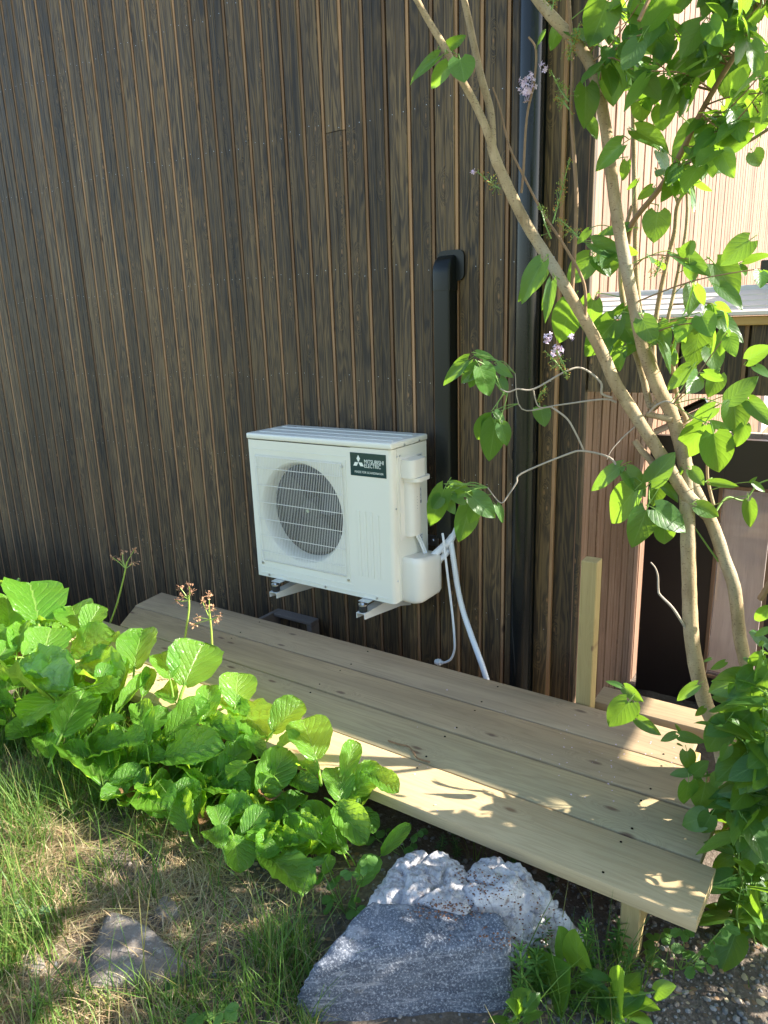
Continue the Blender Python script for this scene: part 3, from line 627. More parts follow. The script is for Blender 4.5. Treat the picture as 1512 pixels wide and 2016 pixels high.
# ================================================================== STONES
def rock(name, pts, mat, label, amp=.012, sub=5, soft=40, seed=0, freq=7, pits=0):
    bm = bmesh.new(); [bm.verts.new(p) for p in pts]; bmesh.ops.convex_hull(bm, input=bm.verts[:]); bm.normal_update()
    c = sum((V(p) for p in pts), V())/len(pts); pl = [(f.normal.copy(), f.normal.dot(f.verts[0].co-c)) for f in bm.faces]; bm.free()
    vs_, fs = icos(sub); out = []
    for d in vs_:
        inv = [max(1e-4, n_.dot(d)/max(.01, k)) for n_, k in pl]; r = 1/(sum(x**soft for x in inv)**(1/soft))
        p = c+d*r; q = p*freq+V((seed, seed*1.7, 0))
        h = noise.fractal(q, 1.0, 2.0, 5)*amp + noise.noise(q*.35)*amp*1.6
        if pits:
            e_ = noise.noise(q*.62+V((9, 0, 0))+noise.noise_vector(q*1.3)*.25); h -= pits*max(0, 1-abs(e_)/.10)**.7*max(0, noise.noise(q*.3)+.45); h += noise.noise(q*4.3)*amp*.6+noise.noise(q*8.1)*amp*.3-max(0, noise.noise(q*2.7)-.3)*.012
        out.append(p+d*h)
    m = MB(); m.add(out, fs); o = m.build(name, mat, smooth='all'); return tag(o, label, 'stone')
G = lambda x, y, h: tuple(PZ(x, y, h))
zt0 = -.20
gb = [G(732, 1778, zt0), G(985, 1790, zt0), G(1012, 1852, zt0-.015), G(610, 1900, zt0-.02), G(660, 1850, zt0-.003), G(1012, 1830, zt0)]
gb += [(p[0]+dx, p[1]+dy, -.55) for p, dx, dy in ((gb[0], -.02, .02), (gb[1], .03, .0), (gb[2], .02, -.03), (gb[3], -.06, -.03))]
gb += [(gb[3][0]-.03, gb[3][1]-.02, -.31), (gb[2][0]+.005, gb[2][1]-.02, -.32)]
rock('boulder', gb, M['gneiss'], 'large blue grey boulder with a flat top in the foreground', .0085, 6, 70, 3, 9)
w1 = [G(785, 1675, -.20), G(880, 1675, -.20), G(955, 1735, -.20), G(925, 1800, -.20), G(715, 1765, -.24), G(730, 1810, -.27), G(850, 1760, -.175), G(760, 1712, -.2)]
w1 += [(p[0]*1.0, p[1]+.02, -.5) for p in (w1[0], w1[2], w1[4])]+[(w1[3][0], w1[3][1], -.5)]
rock('white_stone', w1, M['whitestone'], 'pale lichen covered stone behind the left half of the grey boulder', .010, 6, 18, 11, 17, .022)
w2 = [G(930, 1690, -.19), G(1010, 1688, -.19), G(1095, 1740, -.21), G(1130, 1790, -.25), G(1165, 1850, -.31), G(905, 1780, -.20), G(990, 1860, -.31), G(1000, 1745, -.168), G(915, 1712, -.19)]
w2 += [(p[0], p[1], -.55) for p in (w2[0], w2[2], w2[4], w2[6], w2[5])]
rock('white_stone', w2, M['whitestone'], 'pale pitted stone with red brown debris behind the right half of the grey boulder', .010, 6, 18, 23, 17, .022)
def flatstone(cx_, cy_, rx, ry, h, seed, label, mat='fieldstone'):
    p0 = PT(cx_, cy_); pts = []
    for i in range(9):
        a = i*.698+seed; rr2 = .8+.25*math.sin(seed*3+i*2.1)
        pts += [(p0.x+rx*rr2*math.cos(a), p0.y+ry*rr2*math.sin(a), p0.z-.06), (p0.x+rx*rr2*.82*math.cos(a), p0.y+ry*rr2*.82*math.sin(a), p0.z+h*(.7+.3*math.sin(i*1.3)))]
    return rock('field_stone', pts, M[mat], label, .007, 5, 14, seed, 11)
flatstone(255, 1895, .21, .15, .055, 1.3, 'broad flat brownish stone half buried in the dry grass at lower left')
flatstone(60, 1905, .07, .05, .03, 2.4, 'small grey stone at the left edge below the grass')
flatstone(330, 1800, .06, .05, .03, 4.4, 'small brown stone just above the broad flat one')

# ================================================================== LEAVES
def leaf_mesh(name, kind, mat, nu=6, nv=8, seed=0, petl=.28, petr=.016, petdrop=.10):
    R_ = random.Random(seed); vs_, fs, uv = [], [], []
    ph = [R_.uniform(0, 6.28) for _ in range(4)]; fold = R_.uniform(.05, .35); droop = R_.uniform(.02, .2); tw_ = R_.uniform(-.25, .25)
    for j in range(nv+1):
        t = (j/nv)
        t = t*t*(3-2*t)*.5+t*.5
        if kind == 'heart': wd = .5*min(1, 2.05*((t+.02)**.42)*((1-t)**.88)) ; wd = max(wd, .004) if j < nv else .002
        elif kind == 'round': wd = .5*1.90*((t+.01)**.58)*((1.0-t)**.38) if j < nv else .03
        elif kind == 'lance': wd = .5*2.0*((t+.02)**.7)*((1-t)**.75) if j < nv else .004
        elif kind == 'lobed': wd = .5*1.5*((t+.02)**.6)*((1.02-t)**.45)*(1+.16*math.sin(t*17+1)); 
        for i in range(nu+1):
            u = i/nu*2-1; x = u*wd; y = t
            if kind == 'heart': y -= .17*abs(u)**1.6*(1-t)**3
            if kind == 'round': y -= .06*abs(u)**1.6*(1-t)**3; y -= .03*(1-abs(u))*(0 if j < nv else 1)
            if kind == 'heart': z = fold*abs(x)*.9-droop*t*t*1.1+.016*math.sin(u*3+t*9+ph[0])*abs(u)+tw_*x*t
            elif kind == 'round':
                z = .5*x*x*(.5+fold*2)+.2*abs(x)-droop*1.1*t*t+(.028*math.sin(t*15+ph[0]+u*2)+.018*math.sin(t*25+ph[1]))*abs(u)**1.3+.03*math.sin((t-abs(u)*.42)*38)*(1-abs(u)**2*.4)+tw_*.6*x*t
                x *= 1+.03*math.sin(t*22+ph[2])
            else: z = fold*abs(x)*.6-droop*t*t+tw_*x*t
            vs_.append((x, y, z)); uv.append((u, t))
    fs = [(j*(nu+1)+i, j*(nu+1)+i+1, (j+1)*(nu+1)+i+1, (j+1)*(nu+1)+i) for j in range(nv) for i in range(nu)]
    if petl:  # stalk
        k = len(vs_); K = 4
        for q in range(4):
            t = q/3; cy_ = -petl*t; cz_ = -petdrop*t*t-.004; r_ = petr*(1+.25*t)
            for a in range(K): vs_.append((r_*math.cos(a*1.571), cy_+(.03 if q == 0 else 0), cz_+r_*math.sin(a*1.571))); uv.append((.5, -.1))
        fs += [(k+q*K+a, k+q*K+(a+1) % K, k+(q+1)*K+(a+1) % K, k+(q+1)*K+a) for q in range(3) for a in range(K)]
    me = bpy.data.meshes.new(name); me.from_pydata(vs_, [], fs); me.materials.append(mat)
    ul = me.uv_layers.new(name='UVMap'); li = np.empty(len(me.loops), int); me.loops.foreach_get('vertex_index', li); ul.data.foreach_set('uv', np.array(uv)[li].astype(np.float32).ravel())
    me.shade_smooth(); return me
HEART = [leaf_mesh('leaf', 'heart', M['lilac'], 6, 8, s) for s in range(9)]
ROUND = [leaf_mesh('leaf', 'round', M['berg'], 8, 12, 20+s, .5, .028, .2) for s in range(8)]
WITHER = [leaf_mesh('leaf', 'round', M['deadleaf'], 8, 12, 35+s, .4, .022, .2) for s in range(3)]
WEED = [leaf_mesh('leaflet', 'lobed', M['weed'], 6, 8, 40+s, .15, .012, .03) for s in range(4)]
LANCE = [leaf_mesh('leaf', 'lance', M['weed'], 2, 5, 60+s, 0) for s in range(3)]
PLANCE = [leaf_mesh('leaf', 'lance', M['paleweed'], 2, 5, 70+s, 0) for s in range(3)]
def leaf_M(base, tip, nrm, wr=.75, k=1.0):
    b = V(base); y = V(tip)-b; L_ = y.length; y.normalize(); nrm = V(nrm); z = (nrm-y*nrm.dot(y))
    if z.length < 1e-3: z = V((0, 0, 1)).cross(y)
    z.normalize(); x = y.cross(z)
    return Matrix(((x.x*L_*wr, y.x*L_, z.x*L_, b.x), (x.y*L_*wr, y.y*L_, z.y*L_, b.y), (x.z*L_*wr, y.z*L_, z.z*L_, b.z), (0, 0, 0, 1)))
def rvec(s=1): return V((random.gauss(0, s), random.gauss(0, s), random.gauss(0, s)))
class Stuff:  # many small leaves baked into one mesh
    def __init__(s): s.v = []; s.f = []; s.uv = []; s.k = 0
    def put(s, me, Mx):
        if not hasattr(s, 'c'): s.c = {}
        if me.name not in s.c:
            v = np.array([p.co for p in me.vertices]); f = [tuple(p.vertices) for p in me.polygons]; u = np.zeros((len(v), 2)); 
            for l, d in zip(me.loops, me.uv_layers[0].data): u[l.vertex_index] = d.uv
            s.c[me.name] = (v, f, u)
        v, f, u = s.c[me.name]; A = np.array(Mx); s.v.append(v @ A[:3, :3].T+A[:3, 3]); s.f += [tuple(i+s.k for i in q) for q in f]; s.uv.append(u); s.k += len(v)
    def build(s, name, mat, parent):
        me = bpy.data.meshes.new(name); me.from_pydata(np.concatenate(s.v), [], s.f); me.materials.append(mat); ul = me.uv_layers.new(name='UVMap')
        li = np.empty(len(me.loops), int); me.loops.foreach_get('vertex_index', li); ul.data.foreach_set('uv', np.concatenate(s.uv)[li].astype(np.float32).ravel()); me.shade_smooth()
        return tag(link(name, me, parent), kind='stuff')

# ------------------------------------------------------------------ LILAC
lil = thing('lilac_tree', (2.18, -.70, -.42), 'tall multi stemmed lilac with pale bark and heart shaped leaves beside the deck', 'tree')
SKEL = []   # (p, radius) samples used to hang twigs on
def stem(name, pix, r0, r1, mat='bark', n=10, parent=lil, sub=5, wob=0):
    pts = smoothpts([P(*q) for q in pix], sub); N_ = len(pts)
    if wob: pts = [p+rvec(wob) for p in pts]
    rad = [(r0+(r1-r0)*i/(N_-1))*.92 for i in range(N_)]
    rad = [r*(1+.07*noise.noise(p*40)) for r, p in zip(rad, pts)]
    SKEL.extend(pts); return MB().tube(pts, rad, n).build(name, M[mat], parent, 70)
stem('trunk', [(1440, 1640, -.66), (1434, 1560, -.67), (1424, 1495, -.68), (1406, 1425, -.69), (1387, 1380, -.70), (1369, 1303, -.71), (1360, 1235, -.71), (1357, 1150, -.71), (1354, 1050, -.71), (1351, 960, -.71), (1347, 905, -.715), (1333, 850, -.72), (1318, 805, -.73), (1298, 770, -.735), (1281, 729, -.74), (1265, 680, -.75), (1250, 610, -.76), (1236, 542, -.77), (1217, 440, -.78), (1203, 339, -.79), (1190, 237, -.80), (1167, 140, -.82), (1135, 85, -.83), (1093, 40, -.85), (1055, -5, -.86), (1000, -90, -.9)], .0262, .0135, n=12)
stem('trunk', [(1480, 1600, -.58), (1492, 1480, -.60), (1488, 1390, -.61), (1474, 1330, -.62), (1458, 1262, -.63), (1451, 1200, -.64), (1444, 1151, -.65), (1428, 1105, -.66), (1413, 1060, -.67), (1397, 1020, -.68), (1378, 985, -.69), (1362, 950, -.70), (1352, 915, -.705)], .021, .018, n=12)
stem('branch', [(1392, 1012, -.685), (1379, 1000, -.70), (1350, 972, -.72), (1322, 928, -.74), (1298, 891, -.755), (1264, 837, -.77), (1237, 796, -.785), (1210, 752, -.80), (1190, 705, -.815), (1172, 668, -.83), (1150, 628, -.845), (1126, 588, -.86), (1091, 528, -.88), (1061, 481, -.895), (1034, 437, -.91), (1010, 390, -.925), (992, 350, -.935), (977, 317, -.945), (967, 286, -.95)], .0205, .0138, n=12)
stem('branch', [(972, 300, -.95), (960, 262, -.96), (939, 212, -.97), (907, 153, -.985), (878, 98, -1.0), (843, 40, -1.015), (818, -5, -1.03), (760, -110, -1.06)], .0115, .0075)
stem('branch', [(970, 296, -.95), (968, 240, -.945), (963, 205, -.94), (949, 159, -.94), (934, 93, -.935), (922, 36, -.93), (912, -8, -.93), (890, -110, -.92)], .0105, .0085)
stem('branch', [(1297, 790, -.735), (1281, 800, -.70), (1264, 735, -.69), (1246, 676, -.685), (1230, 610, -.68), (1222, 548, -.68), (1227, 474, -.68), (1234, 440, -.68), (1244, 405, -.68)], .0115, .005)
stem('branch', [(1320, 800, -.72), (1298, 745, -.66), (1270, 660, -.64), (1254, 560, -.63), (1250, 406, -.62), (1247, 237, -.62), (1244, 118, -.62), (1247, -20, -.62)], .010, .0055)
stem('branch', [(1237, 480, -.685), (1246, 437, -.70), (1298, 372, -.72), (1339, 305, -.74), (1372, 237, -.76), (1413, 163, -.78), (1467, 75, -.80), (1503, 0, -.82), (1540, -70, -.85)], .0085, .006, 'twig')
stem('branch', [(1305, 790, -.72), (1287, 700, -.60), (1294, 610, -.58), (1315, 508, -.57), (1328, 457, -.57), (1335, 400, -.57), (1366, 352, -.58), (1390, 315, -.58), (1450, 292, -.6), (1520, 250, -.62)], .0085, .004)
stem('branch', [(1335, 400, -.57), (1325, 375, -.57), (1310, 358, -.57), (1290, 330, -.57)], .005, .003)
stem('branch', [(1334, 850, -.72), (1352, 830, -.69), (1335, 790, -.66), (1322, 700, -.63), (1312, 650, -.62), (1330, 560, -.6), (1352, 440, -.58), (1350, 330, -.56)], .008, .004)
stem('branch', [(1126, 590, -.86), (1127, 560, -.86), (1135, 406, -.855), (1130, 305, -.85), (1125, 220, -.85), (1127, 118, -.85), (1120, 0, -.85)], .0062, .0045, 'twig')
stem('twig', [(1152, 632, -.85), (1150, 560, -.87), (1116, 492, -.88), (1071, 423, -.89), (1031, 347, -.90), (1002, 286, -.91), (985, 215, -.92), (970, 172, -.93)], .0046, .0022, 'twig', 6)
stem('twig', [(1026, 380, -.9), (1030, 345, -.9), (1037, 233, -.9), (1052, 159, -.9), (1055, 98, -.9), (1041, 73, -.9)], .0036, .0028, 'twig', 6)
stem('twig', [(1213, 792, -.79), (1186, 786, -.81), (1095, 798, -.85), (1027, 805, -.88), (1014, 735, -.89)], .0034, .0015, 'deadtwig', 6)
stem('twig', [(1205, 783, -.80), (1185, 775, -.82), (1182, 752, -.83), (1146, 725, -.86), (1112, 732, -.89), (1051, 766, -.92), (1020, 766, -.94), (1000, 772, -.95), (985, 765, -.96)], .0038, .002, 'deadtwig', 6)
stem('twig', [(1240, 935, -.74), (1222, 928, -.76), (1200, 901, -.78), (1149, 888, -.82), (1115, 895, -.86), (1027, 932, -.93), (1017, 950, -.94), (1000, 976, -.95), (985, 990, -.96), (960, 960, -.97)], .0042, .0016, 'deadtwig', 6)
stem('twig', [(1085, 801, -.86), (1115, 823, -.85), (1132, 850, -.84), (1149, 886, -.82)], .003, .003, 'deadtwig', 6)
stem('twig', [(1050, 768, -.92), (1060, 800, -.9), (1085, 801, -.87)], .002, .002, 'deadtwig', 6)
stem('twig', [(1262, 830, -.76), (1230, 858, -.8), (1205, 885, -.83), (1195, 905, -.84)], .002, .001, 'deadtwig', 5)
stem('twig', [(1270, 822, -.75), (1290, 800, -.78), (1310, 790, -.79), (1326, 795, -.79)], .004, .002, 'deadtwig', 6)
stem('twig', [(1272, 815, -.76), (1322, 826, -.74)], .008, .010, 'bark', 8)
stem('dead_twig', [(1352, 1240, -.72), (1325, 1198, -.76), (1300, 1172, -.78), (1296, 1160, -.78), (1295, 1134, -.79), (1290, 1118, -.8), (1281, 1107, -.8)], .0045, .0018, 'deadtwig', 7)
stem('branch_stub', [(1300, 935, -.75), (1280, 905, -.74), (1262, 885, -.735), (1250, 868, -.73)], .011, .0095, 'bark', 9)
stem('twig', [(1405, 995, -.68), (1393, 940, -.67), (1393, 880, -.66), (1385, 840, -.65)], .005, .003)
for pix in ([(1415, 1105, -.66), (1400, 1085, -.67), (1372, 1045, -.69), (1350, 1015, -.7)], [(1402, 1020, -.68), (1430, 980, -.63), (1465, 985, -.6), (1490, 955, -.58), (1512, 945, -.57)]): stem('twig', pix, .004, .0018, 'greenstem', 6)

LEAVES = []  # (depth, matrix, mesh)
def hand(b, t, wr, Y, dep=None, face=.9, off=.35):
    B = P(b[0], b[1], Y); L_ = (P(t[0], t[1], Y)-B).length
    dy = random.uniform(-off, off)*L_ if dep is None else dep*L_
    T = P(t[0], t[1], Y+dy); tov = (CAM-B).normalized()
    LEAVES.append((leaf_M(B, T, tov*face+V((.15, 0, .45))+rvec(.25), wr*1.08), random.choice(HEART)))
A2 = lambda x, y: (1000+x/2.953, y/2.953); A3 = lambda x, y: (1000+x/2.953, 600+y/2.953); A4 = lambda x, y: (1000+x/2.953, 1100+y/2.953)
A1 = lambda x, y: (450+x/2.749, 800+y/2.749); A7 = lambda x, y: (840+x/5.04, 440+y/5.04); A5 = lambda x, y: (780+x/3.78, y/3.78)
for f, Y, rows in ((A2, -.86, """580,10,470,275,.95 790,-5,937,368,.6 640,322,608,612,.78 452,508,455,742,.74 290,165,250,295,.75 470,230,570,215,.6
 660,842,485,992,.6"""), (A2, -.70, """745,760,940,862,.55 880,885,950,1062,.75 1100,738,960,948,.72 1002,962,1078,1118,.6 905,622,900,762,1.0 700,1322,505,1352,.4 478,1500,345,1652,.8
 495,1420,728,1528,.5 510,1490,602,1606,.75 870,1235,848,1412,.98 200,1525,70,1755,.5 265,1655,190,1805,.35 985,1480,1182,1592,.45 1402,1400,1232,1542,.75 1205,1538,1340,1722,.8
 1070,1672,1060,1830,.9 1230,1668,1372,1792,.55 1425,885,1465,968,1.2 1205,190,1090,380,.62 1380,135,1442,222,.7 1258,500,1442,592,.4 1515,640,1440,785,.65 690,938,665,1052,.62
 840,1090,752,1162,.6 1500,310,1465,478,.6 470,700,520,800,.6 760,470,820,330,.5 620,320,700,230,.4 750,1050,690,1110,.4 1000,1130,1110,1000,.4 470,1340,400,1420,.5"""),
 (A3, -.76, """372,-5,290,228,.7 500,-25,440,172,.8 622,92,438,308,.62 650,92,748,228,.85 780,85,860,232,.75 878,108,930,272,.6 1040,92,980,218,.8 1128,68,1182,182,1.0 1110,155,1068,372,.8
 1220,72,1378,218,.5 1180,255,1216,388,.92 1060,365,922,498,.55 1222,408,1168,542,.85 1290,552,1455,415,.62 1308,558,1346,758,.85 1200,598,1060,692,.55 1138,698,988,898,.6 1180,690,1312,722,.5
 1196,752,1240,992,.72 1372,702,1330,832,.6 1398,322,1530,240,.8 1440,360,1530,420,.6 1400,560,1540,705,.5 830,1030,972,858,.62 650,942,470,1078,.42 686,968,812,1112,.66 738,1075,578,1272,.65
 858,1190,1042,1318,.82 805,1198,722,1418,.72 910,1260,912,1408,.72 190,602,216,708,1.0 1400,1145,1412,1302,.5 1180,1035,1342,1055,.35 1100,1170,1230,1230,.7 892,1050,1002,1135,.55
 900,240,960,400,.7 640,200,630,290,.5 780,210,800,340,.5 1260,160,1230,300,.6 1430,1040,1500,1090,.5 1410,1030,1450,1000,.5 870,1060,850,1180,.8 1065,960,1140,1050,.7 1010,960,990,1000,.6"""),
 (A7, -.97, """410,1360,135,1605,.42 500,1412,340,1590,.6 532,1428,640,1712,.85 700,1410,842,1525,.5 500,1290,692,1355,.45 490,1460,440,1640,.7 720,1545,800,1700,.7 1140,395,925,780,.5 1240,590,1175,985,.3"""),
 (A1, -.97, """1430,66,1332,192,.7 1442,92,1410,304,.62 1440,34,1500,90,.7 1475,100,1512,215,.7 1400,60,1370,130,.6 1165,452,1082,655,.45 1150,490,1095,560,.8 1200,430,1332,482,.55 1140,500,1292,462,.3
 1310,540,1245,740,.62 1320,490,1448,602,.7 1450,540,1492,632,.6 1340,540,1302,640,.6 1180,500,1222,582,.7 1215,480,1290,530,.7 1215,425,1180,440,.5"""),
 (A5, -1.0, """310,430,75,612,.38 300,425,265,395,.6 392,492,240,656,.6 475,440,512,608,1.25 378,342,522,268,.55 440,430,400,540,.7 1100,240,1055,330,.4"""),
 (A4, -.92, """700,835,585,982,.78 680,750,785,832,.6 655,742,570,708,.42 735,842,720,948,.6 755,935,890,1026,.5 975,1020,885,1060,.5 1000,1030,1152,1064,.55 1100,735,975,826,.42 1140,868,1090,920,.6 1000,1010,975,960,.4 985,1075,1020,1090,.4"""),
 (A4, -1.02, """1330,850,1158,872,.5 1420,888,1272,1015,.9 1270,950,1140,1138,.62 1040,1120,1060,1238,.8 1060,1240,935,1250,.5 1075,1250,1165,1180,.5 1370,1345,1215,1368,.55 1500,1345,1400,1370,.7
 1490,1100,1340,1305,.9 1150,1500,995,1545,.8 1515,650,1420,812,.55 1330,710,1320,840,.8 1515,290,1420,368,.5 1470,560,1392,632,.6 1512,410,1430,450,.5 1480,480,1460,510,.7 1180,580,1135,600,.4
 1260,600,1180,650,.5 1300,650,1390,670,.4 1220,700,1180,715,.4 1512,830,1400,880,.6 1280,1090,1240,1180,.7 1150,1300,1110,1470,.7 1220,1250,1200,1340,.8 1500,950,1420,1000,.6 1450,1300,1512,1330,.6
 1050,1300,1030,1440,.6 1400,1380,1480,1540,.8 1250,1400,1200,1480,.7 1300,1480,1340,1600,.8 1180,1490,1120,1600,.7 1420,1560,1380,1680,.7""")):
    for r_ in rows.split():
        a = [float(q) for q in r_.split(',')]; hand(f(a[0], a[1]), f(a[2], a[3]), a[4], Y+random.uniform(-.05, .05))
nlow = sum(1 for _ in "x")
lowcut = len(LEAVES)
lil_leaves = LEAVES[:]; LEAVES = []
lk = MB()
for Mx, me in lil_leaves:  # stalks joining the leaves to the nearest stem
    b_ = Mx.to_translation(); q = min(SKEL, key=lambda s_: (s_-b_).length)
    if .02 < (q-b_).length < .17: y_ = Mx.to_3x3().col[1]; lk.tube(smoothpts([q, (q+b_)/2+V((0, 0, .012))+rvec(.006), b_-y_*.22]), .0013, 5)
tag(lk.build('leaf_stalks', M['greenstem'], lil), kind='stuff')
# leafy twigs filling the crown (opposite leaf pairs along short shoots)
def shoot(p0, p1, nlf, sz, acc, stems, r=.002, mesh=HEART, spread=1.0):
    p0, p1 = V(p0), V(p1); mid = (p0+p1)/2+rvec(.02); pts = smoothpts([p0, mid, p1], 4); stems.tube(pts, [r*(1.2-.6*i/(len(pts)-1)) for i in range(len(pts))], 5)
    ax = (p1-p0).normalized(); s_ = ax.cross(rvec()).normalized()
    for i in range(nlf):
        k = i//2; t = 1-(k/(nlf/2))*.8; q = pts[min(len(pts)-1, int(t*(len(pts)-1)))]; s_ = Matrix.Rotation(1.57, 3, ax) @ s_ if i % 2 == 0 else -s_
        d = (ax*.35+s_*.75*spread+V((0, 0, -.55))+rvec(.25)).normalized(); L_ = sz*random.uniform(.7, 1.2)
        b = q+d*L_*.25
        acc.append((leaf_M(b, b+d*L_, V((0, 0, .75))+V((.25, .1, 0))+rvec(.35)-d*.2, random.uniform(.62, .82)), random.choice(mesh)))
tw = MB(); fill = []
for i in range(46):  # upper right of the frame
    px_, py_ = random.uniform(1235, 1530), random.uniform(-60, 330)
    if py_ > 180 and px_ < 1330: continue
    Y = random.uniform(-.98, -.62); tp_ = P(px_, py_, Y); near = min(SKEL, key=lambda s_: (s_-tp_).length+max(0, s_.z-tp_.z)*.6)
    shoot(near if (near-tp_).length < .3 else tp_+V((.05, .05, -.18)), tp_, random.choice((4, 6, 6, 8)), .066, fill, tw)
for i in range(12):
    px_, py_ = random.uniform(1180, 1500), random.uniform(380, 760); Y = random.uniform(-.85, -.6); tp_ = P(px_, py_, Y); near = min(SKEL, key=lambda s_: (s_-tp_).length)
    shoot(near, tp_, 4, .062, fill, tw)
tag(tw.build('twigs', M['twig'], lil), kind='stuff')
random.shuffle(fill); allf = lil_leaves+fill
for Mx, me in allf[:300]: link('leaf', me, lil, Mx)
st = Stuff(); [st.put(me, Mx) for Mx, me in allf[300:]]
# crown above and to the right of the picture
tw = MB(); crown = []
for i in range(150):
    c = V((random.uniform(1.5, 3.5), random.uniform(-1.35, -.35), random.uniform(2.05, 3.4)))
    x_, y_ = proj(c)
    if -10 < x_ < 1530 and y_ > -110: continue
    shoot(c+V((0, 0, -.25))+rvec(.08), c, 8, .072, crown, tw, .004)
for b0, b1 in (((1.45, -.9, 2.05), (1.3, -1.0, 2.9)), ((2.1, -.62, 1.95), (2.5, -.7, 3.2)), ((2.25, -.85, 1.9), (3.1, -1.0, 3.1)), ((2.2, -.65, .4), (2.9, -.9, 2.4))):
    tw.tube(smoothpts([b0, (V(b0)+V(b1))/2+rvec(.06), b1]), .009, 6)
tag(tw.build('upper_twigs', M['twig'], lil), kind='stuff')

# leafy right-hand side of the crown
tw = MB()
for i in range(62):
    c = V((random.uniform(2.45, 3.75), random.uniform(-1.4, -.75), random.uniform(.45, 2.0)))
    if proj(c)[0] < 1560: continue
    shoot(c+V((0, 0, -.22))+rvec(.08), c, 8, .075, crown, tw, .003)
tag(tw.build('side_twigs', M['twig'], lil), kind='stuff')
[st.put(me, Mx) for Mx, me in crown]; st.build('crown_leaves', M['lilac'], lil)
# flowers
def flower_cluster(name, c, r, n_, mat, parent, size=.006, elong=(1, 1, 1)):
    m = MB()
    for i in range(n_):
        d = rvec().normalized(); p = V(c)+V((d.x*r*elong[0], d.y*r*elong[1], d.z*r*elong[2]))*random.uniform(.5, 1); ax = (d+rvec(.4)).normalized(); u = ax.cross(rvec()).normalized(); w_ = ax.cross(u); k = random.uniform(.75, 1.2)*size
        for q in range(4):
            a = q*1.571; e = u*math.cos(a)+w_*math.sin(a); f_ = w_*math.cos(a)-u*math.sin(a)
            m.add([p, p+e*k*.6+f_*k*.38+ax*k*.12, p+e*k*1.15+ax*k*.05, p+e*k*.6-f_*k*.38+ax*k*.12], [(0, 1, 2, 3)])
        m.tube([p-ax*k*1.6, p], k*.10, 4)
    return m.build(name, M[mat], parent)
def panicle(px_, py_, qx, qy, Y, n_, mats, size=.004, r=.022):
    a, b = P(px_, py_, Y), P(qx, qy, Y); m = MB(); m.tube([a, (a+b)/2+rvec(.004), b], [.002, .0017, .001], 5); f = MB(); f2 = MB(); ax = (b-a)
    for i in range(n_):
        t = random.uniform(.1, 1); p = a+ax*t; d = (rvec()+ax.normalized()*.5).normalized(); e = p+d*r*(1.25-t)*random.uniform(.5, 1.1); m.tube([p, e], .0006, 3, False)
        for q in range(3):
            s_ = e+rvec(.0025); g_ = (f if random.random() < .45 else f2); dd = rvec(1).normalized(); g_.tube([s_, s_+dd*size*.5, s_+dd*size*1.1], [size*.12, size*.28, size*.06], 4)
    o = m.build('flower_stalk', M['greenstem'], lil); tag(f.build('spent_flowers', M[mats[0]], o), kind='stuff'); tag(f2.build('buds', M[mats[1]], o), kind='stuff')
flower_cluster('flower_cluster', P(1036, 170, -.92), .026, 46, 'petal', lil, .0062, (1, 1, 1.35))
flower_cluster('flower_cluster', P(1072, 132, -.92), .013, 7, 'petal', lil)
flower_cluster('flower_cluster', P(1078, 664, -.93), .016, 16, 'petal', lil, .006)
flower_cluster('flower_cluster', P(1096, 690, -.93), .019, 18, 'petal', lil, .006, (1.2, 1, .9))
flower_cluster('flower_cluster', P(1125, 665, -.92), .012, 6, 'petal', lil, .006)
flower_cluster('flower_cluster', P(932, 337, -.95), .006, 4, 'petal', lil, .0055)
for a in ((1118, 118, 1140, 48, 46, ('spent', 'bud')), (1120, 200, 1085, 140, 26, ('bud', 'bud')), (1120, 215, 1095, 190, 18, ('bud', 'spent')), (985, 372, 940, 338, 30, ('bud', 'spent')), (1088, 440, 1122, 310, 40, ('spent', 'bud')),
          (1085, 470, 1062, 400, 20, ('bud', 'bud')), (1140, 470, 1100, 430, 30, ('bud', 'spent')), (1288, 545, 1304, 508, 22, ('spent', 'bud')), (1095, 690, 1118, 745, 26, ('spent', 'bud')), (1075, 760, 1058, 790, 20, ('bud', 'spent')), (1112, 735, 1072, 690, 18, ('bud', 'spent')), (1085, 20, 1100, -30, 20, ('spent', 'bud'))):
    panicle(a[0], a[1], a[2], a[3], -.9, a[4], a[5])

# suckering lilac bush at the lower right
bush = thing('lilac_bush', (2.35, -1.0, -.40), 'dense dark leafy lilac suckers at the right end of the deck', 'bush')
BL = []; tw = MB()
for i in range(64):
    px_, py_ = random.uniform(1385, 1540), random.uniform(1260, 1800)
    if py_ < 1430 and px_ < 1470: continue
    if py_ > 1600: px_ = random.uniform(1395, 1540)
    Y = random.uniform(-1.08, -.78); tp_ = P(px_, py_, Y)
    if tp_.x < 2.235: tp_.x = 2.235+random.uniform(0, .03)
    shoot((tp_.x+random.uniform(0, .06), tp_.y+.04, max(-.42, tp_.z-.3)), tp_, random.choice((6, 8)), .085, BL, tw, .0022)
for i in range(70):
    tp_ = V((random.uniform(2.4, 3.3), random.uniform(-1.25, -.7), random.uniform(-.2, 1.0)))
    if proj(tp_)[0] < 1545: continue
    shoot((tp_.x, tp_.y, max(-.42, tp_.z-.3)), tp_, 8, .075, BL, tw, .003)
tag(tw.build('stems', M['greenstem'], bush), kind='stuff')
BL.sort(key=lambda q: (0 if proj(q[0].to_translation())[0] < 1512 else 1, (q[0].to_translation()-CAM).length))
for Mx, me in BL[:300]: link('leaf', me, bush, Mx)
st = Stuff(); [st.put(me, Mx) for Mx, me in BL[300:]]; st.build('inner_leaves', M['lilac'], bush)

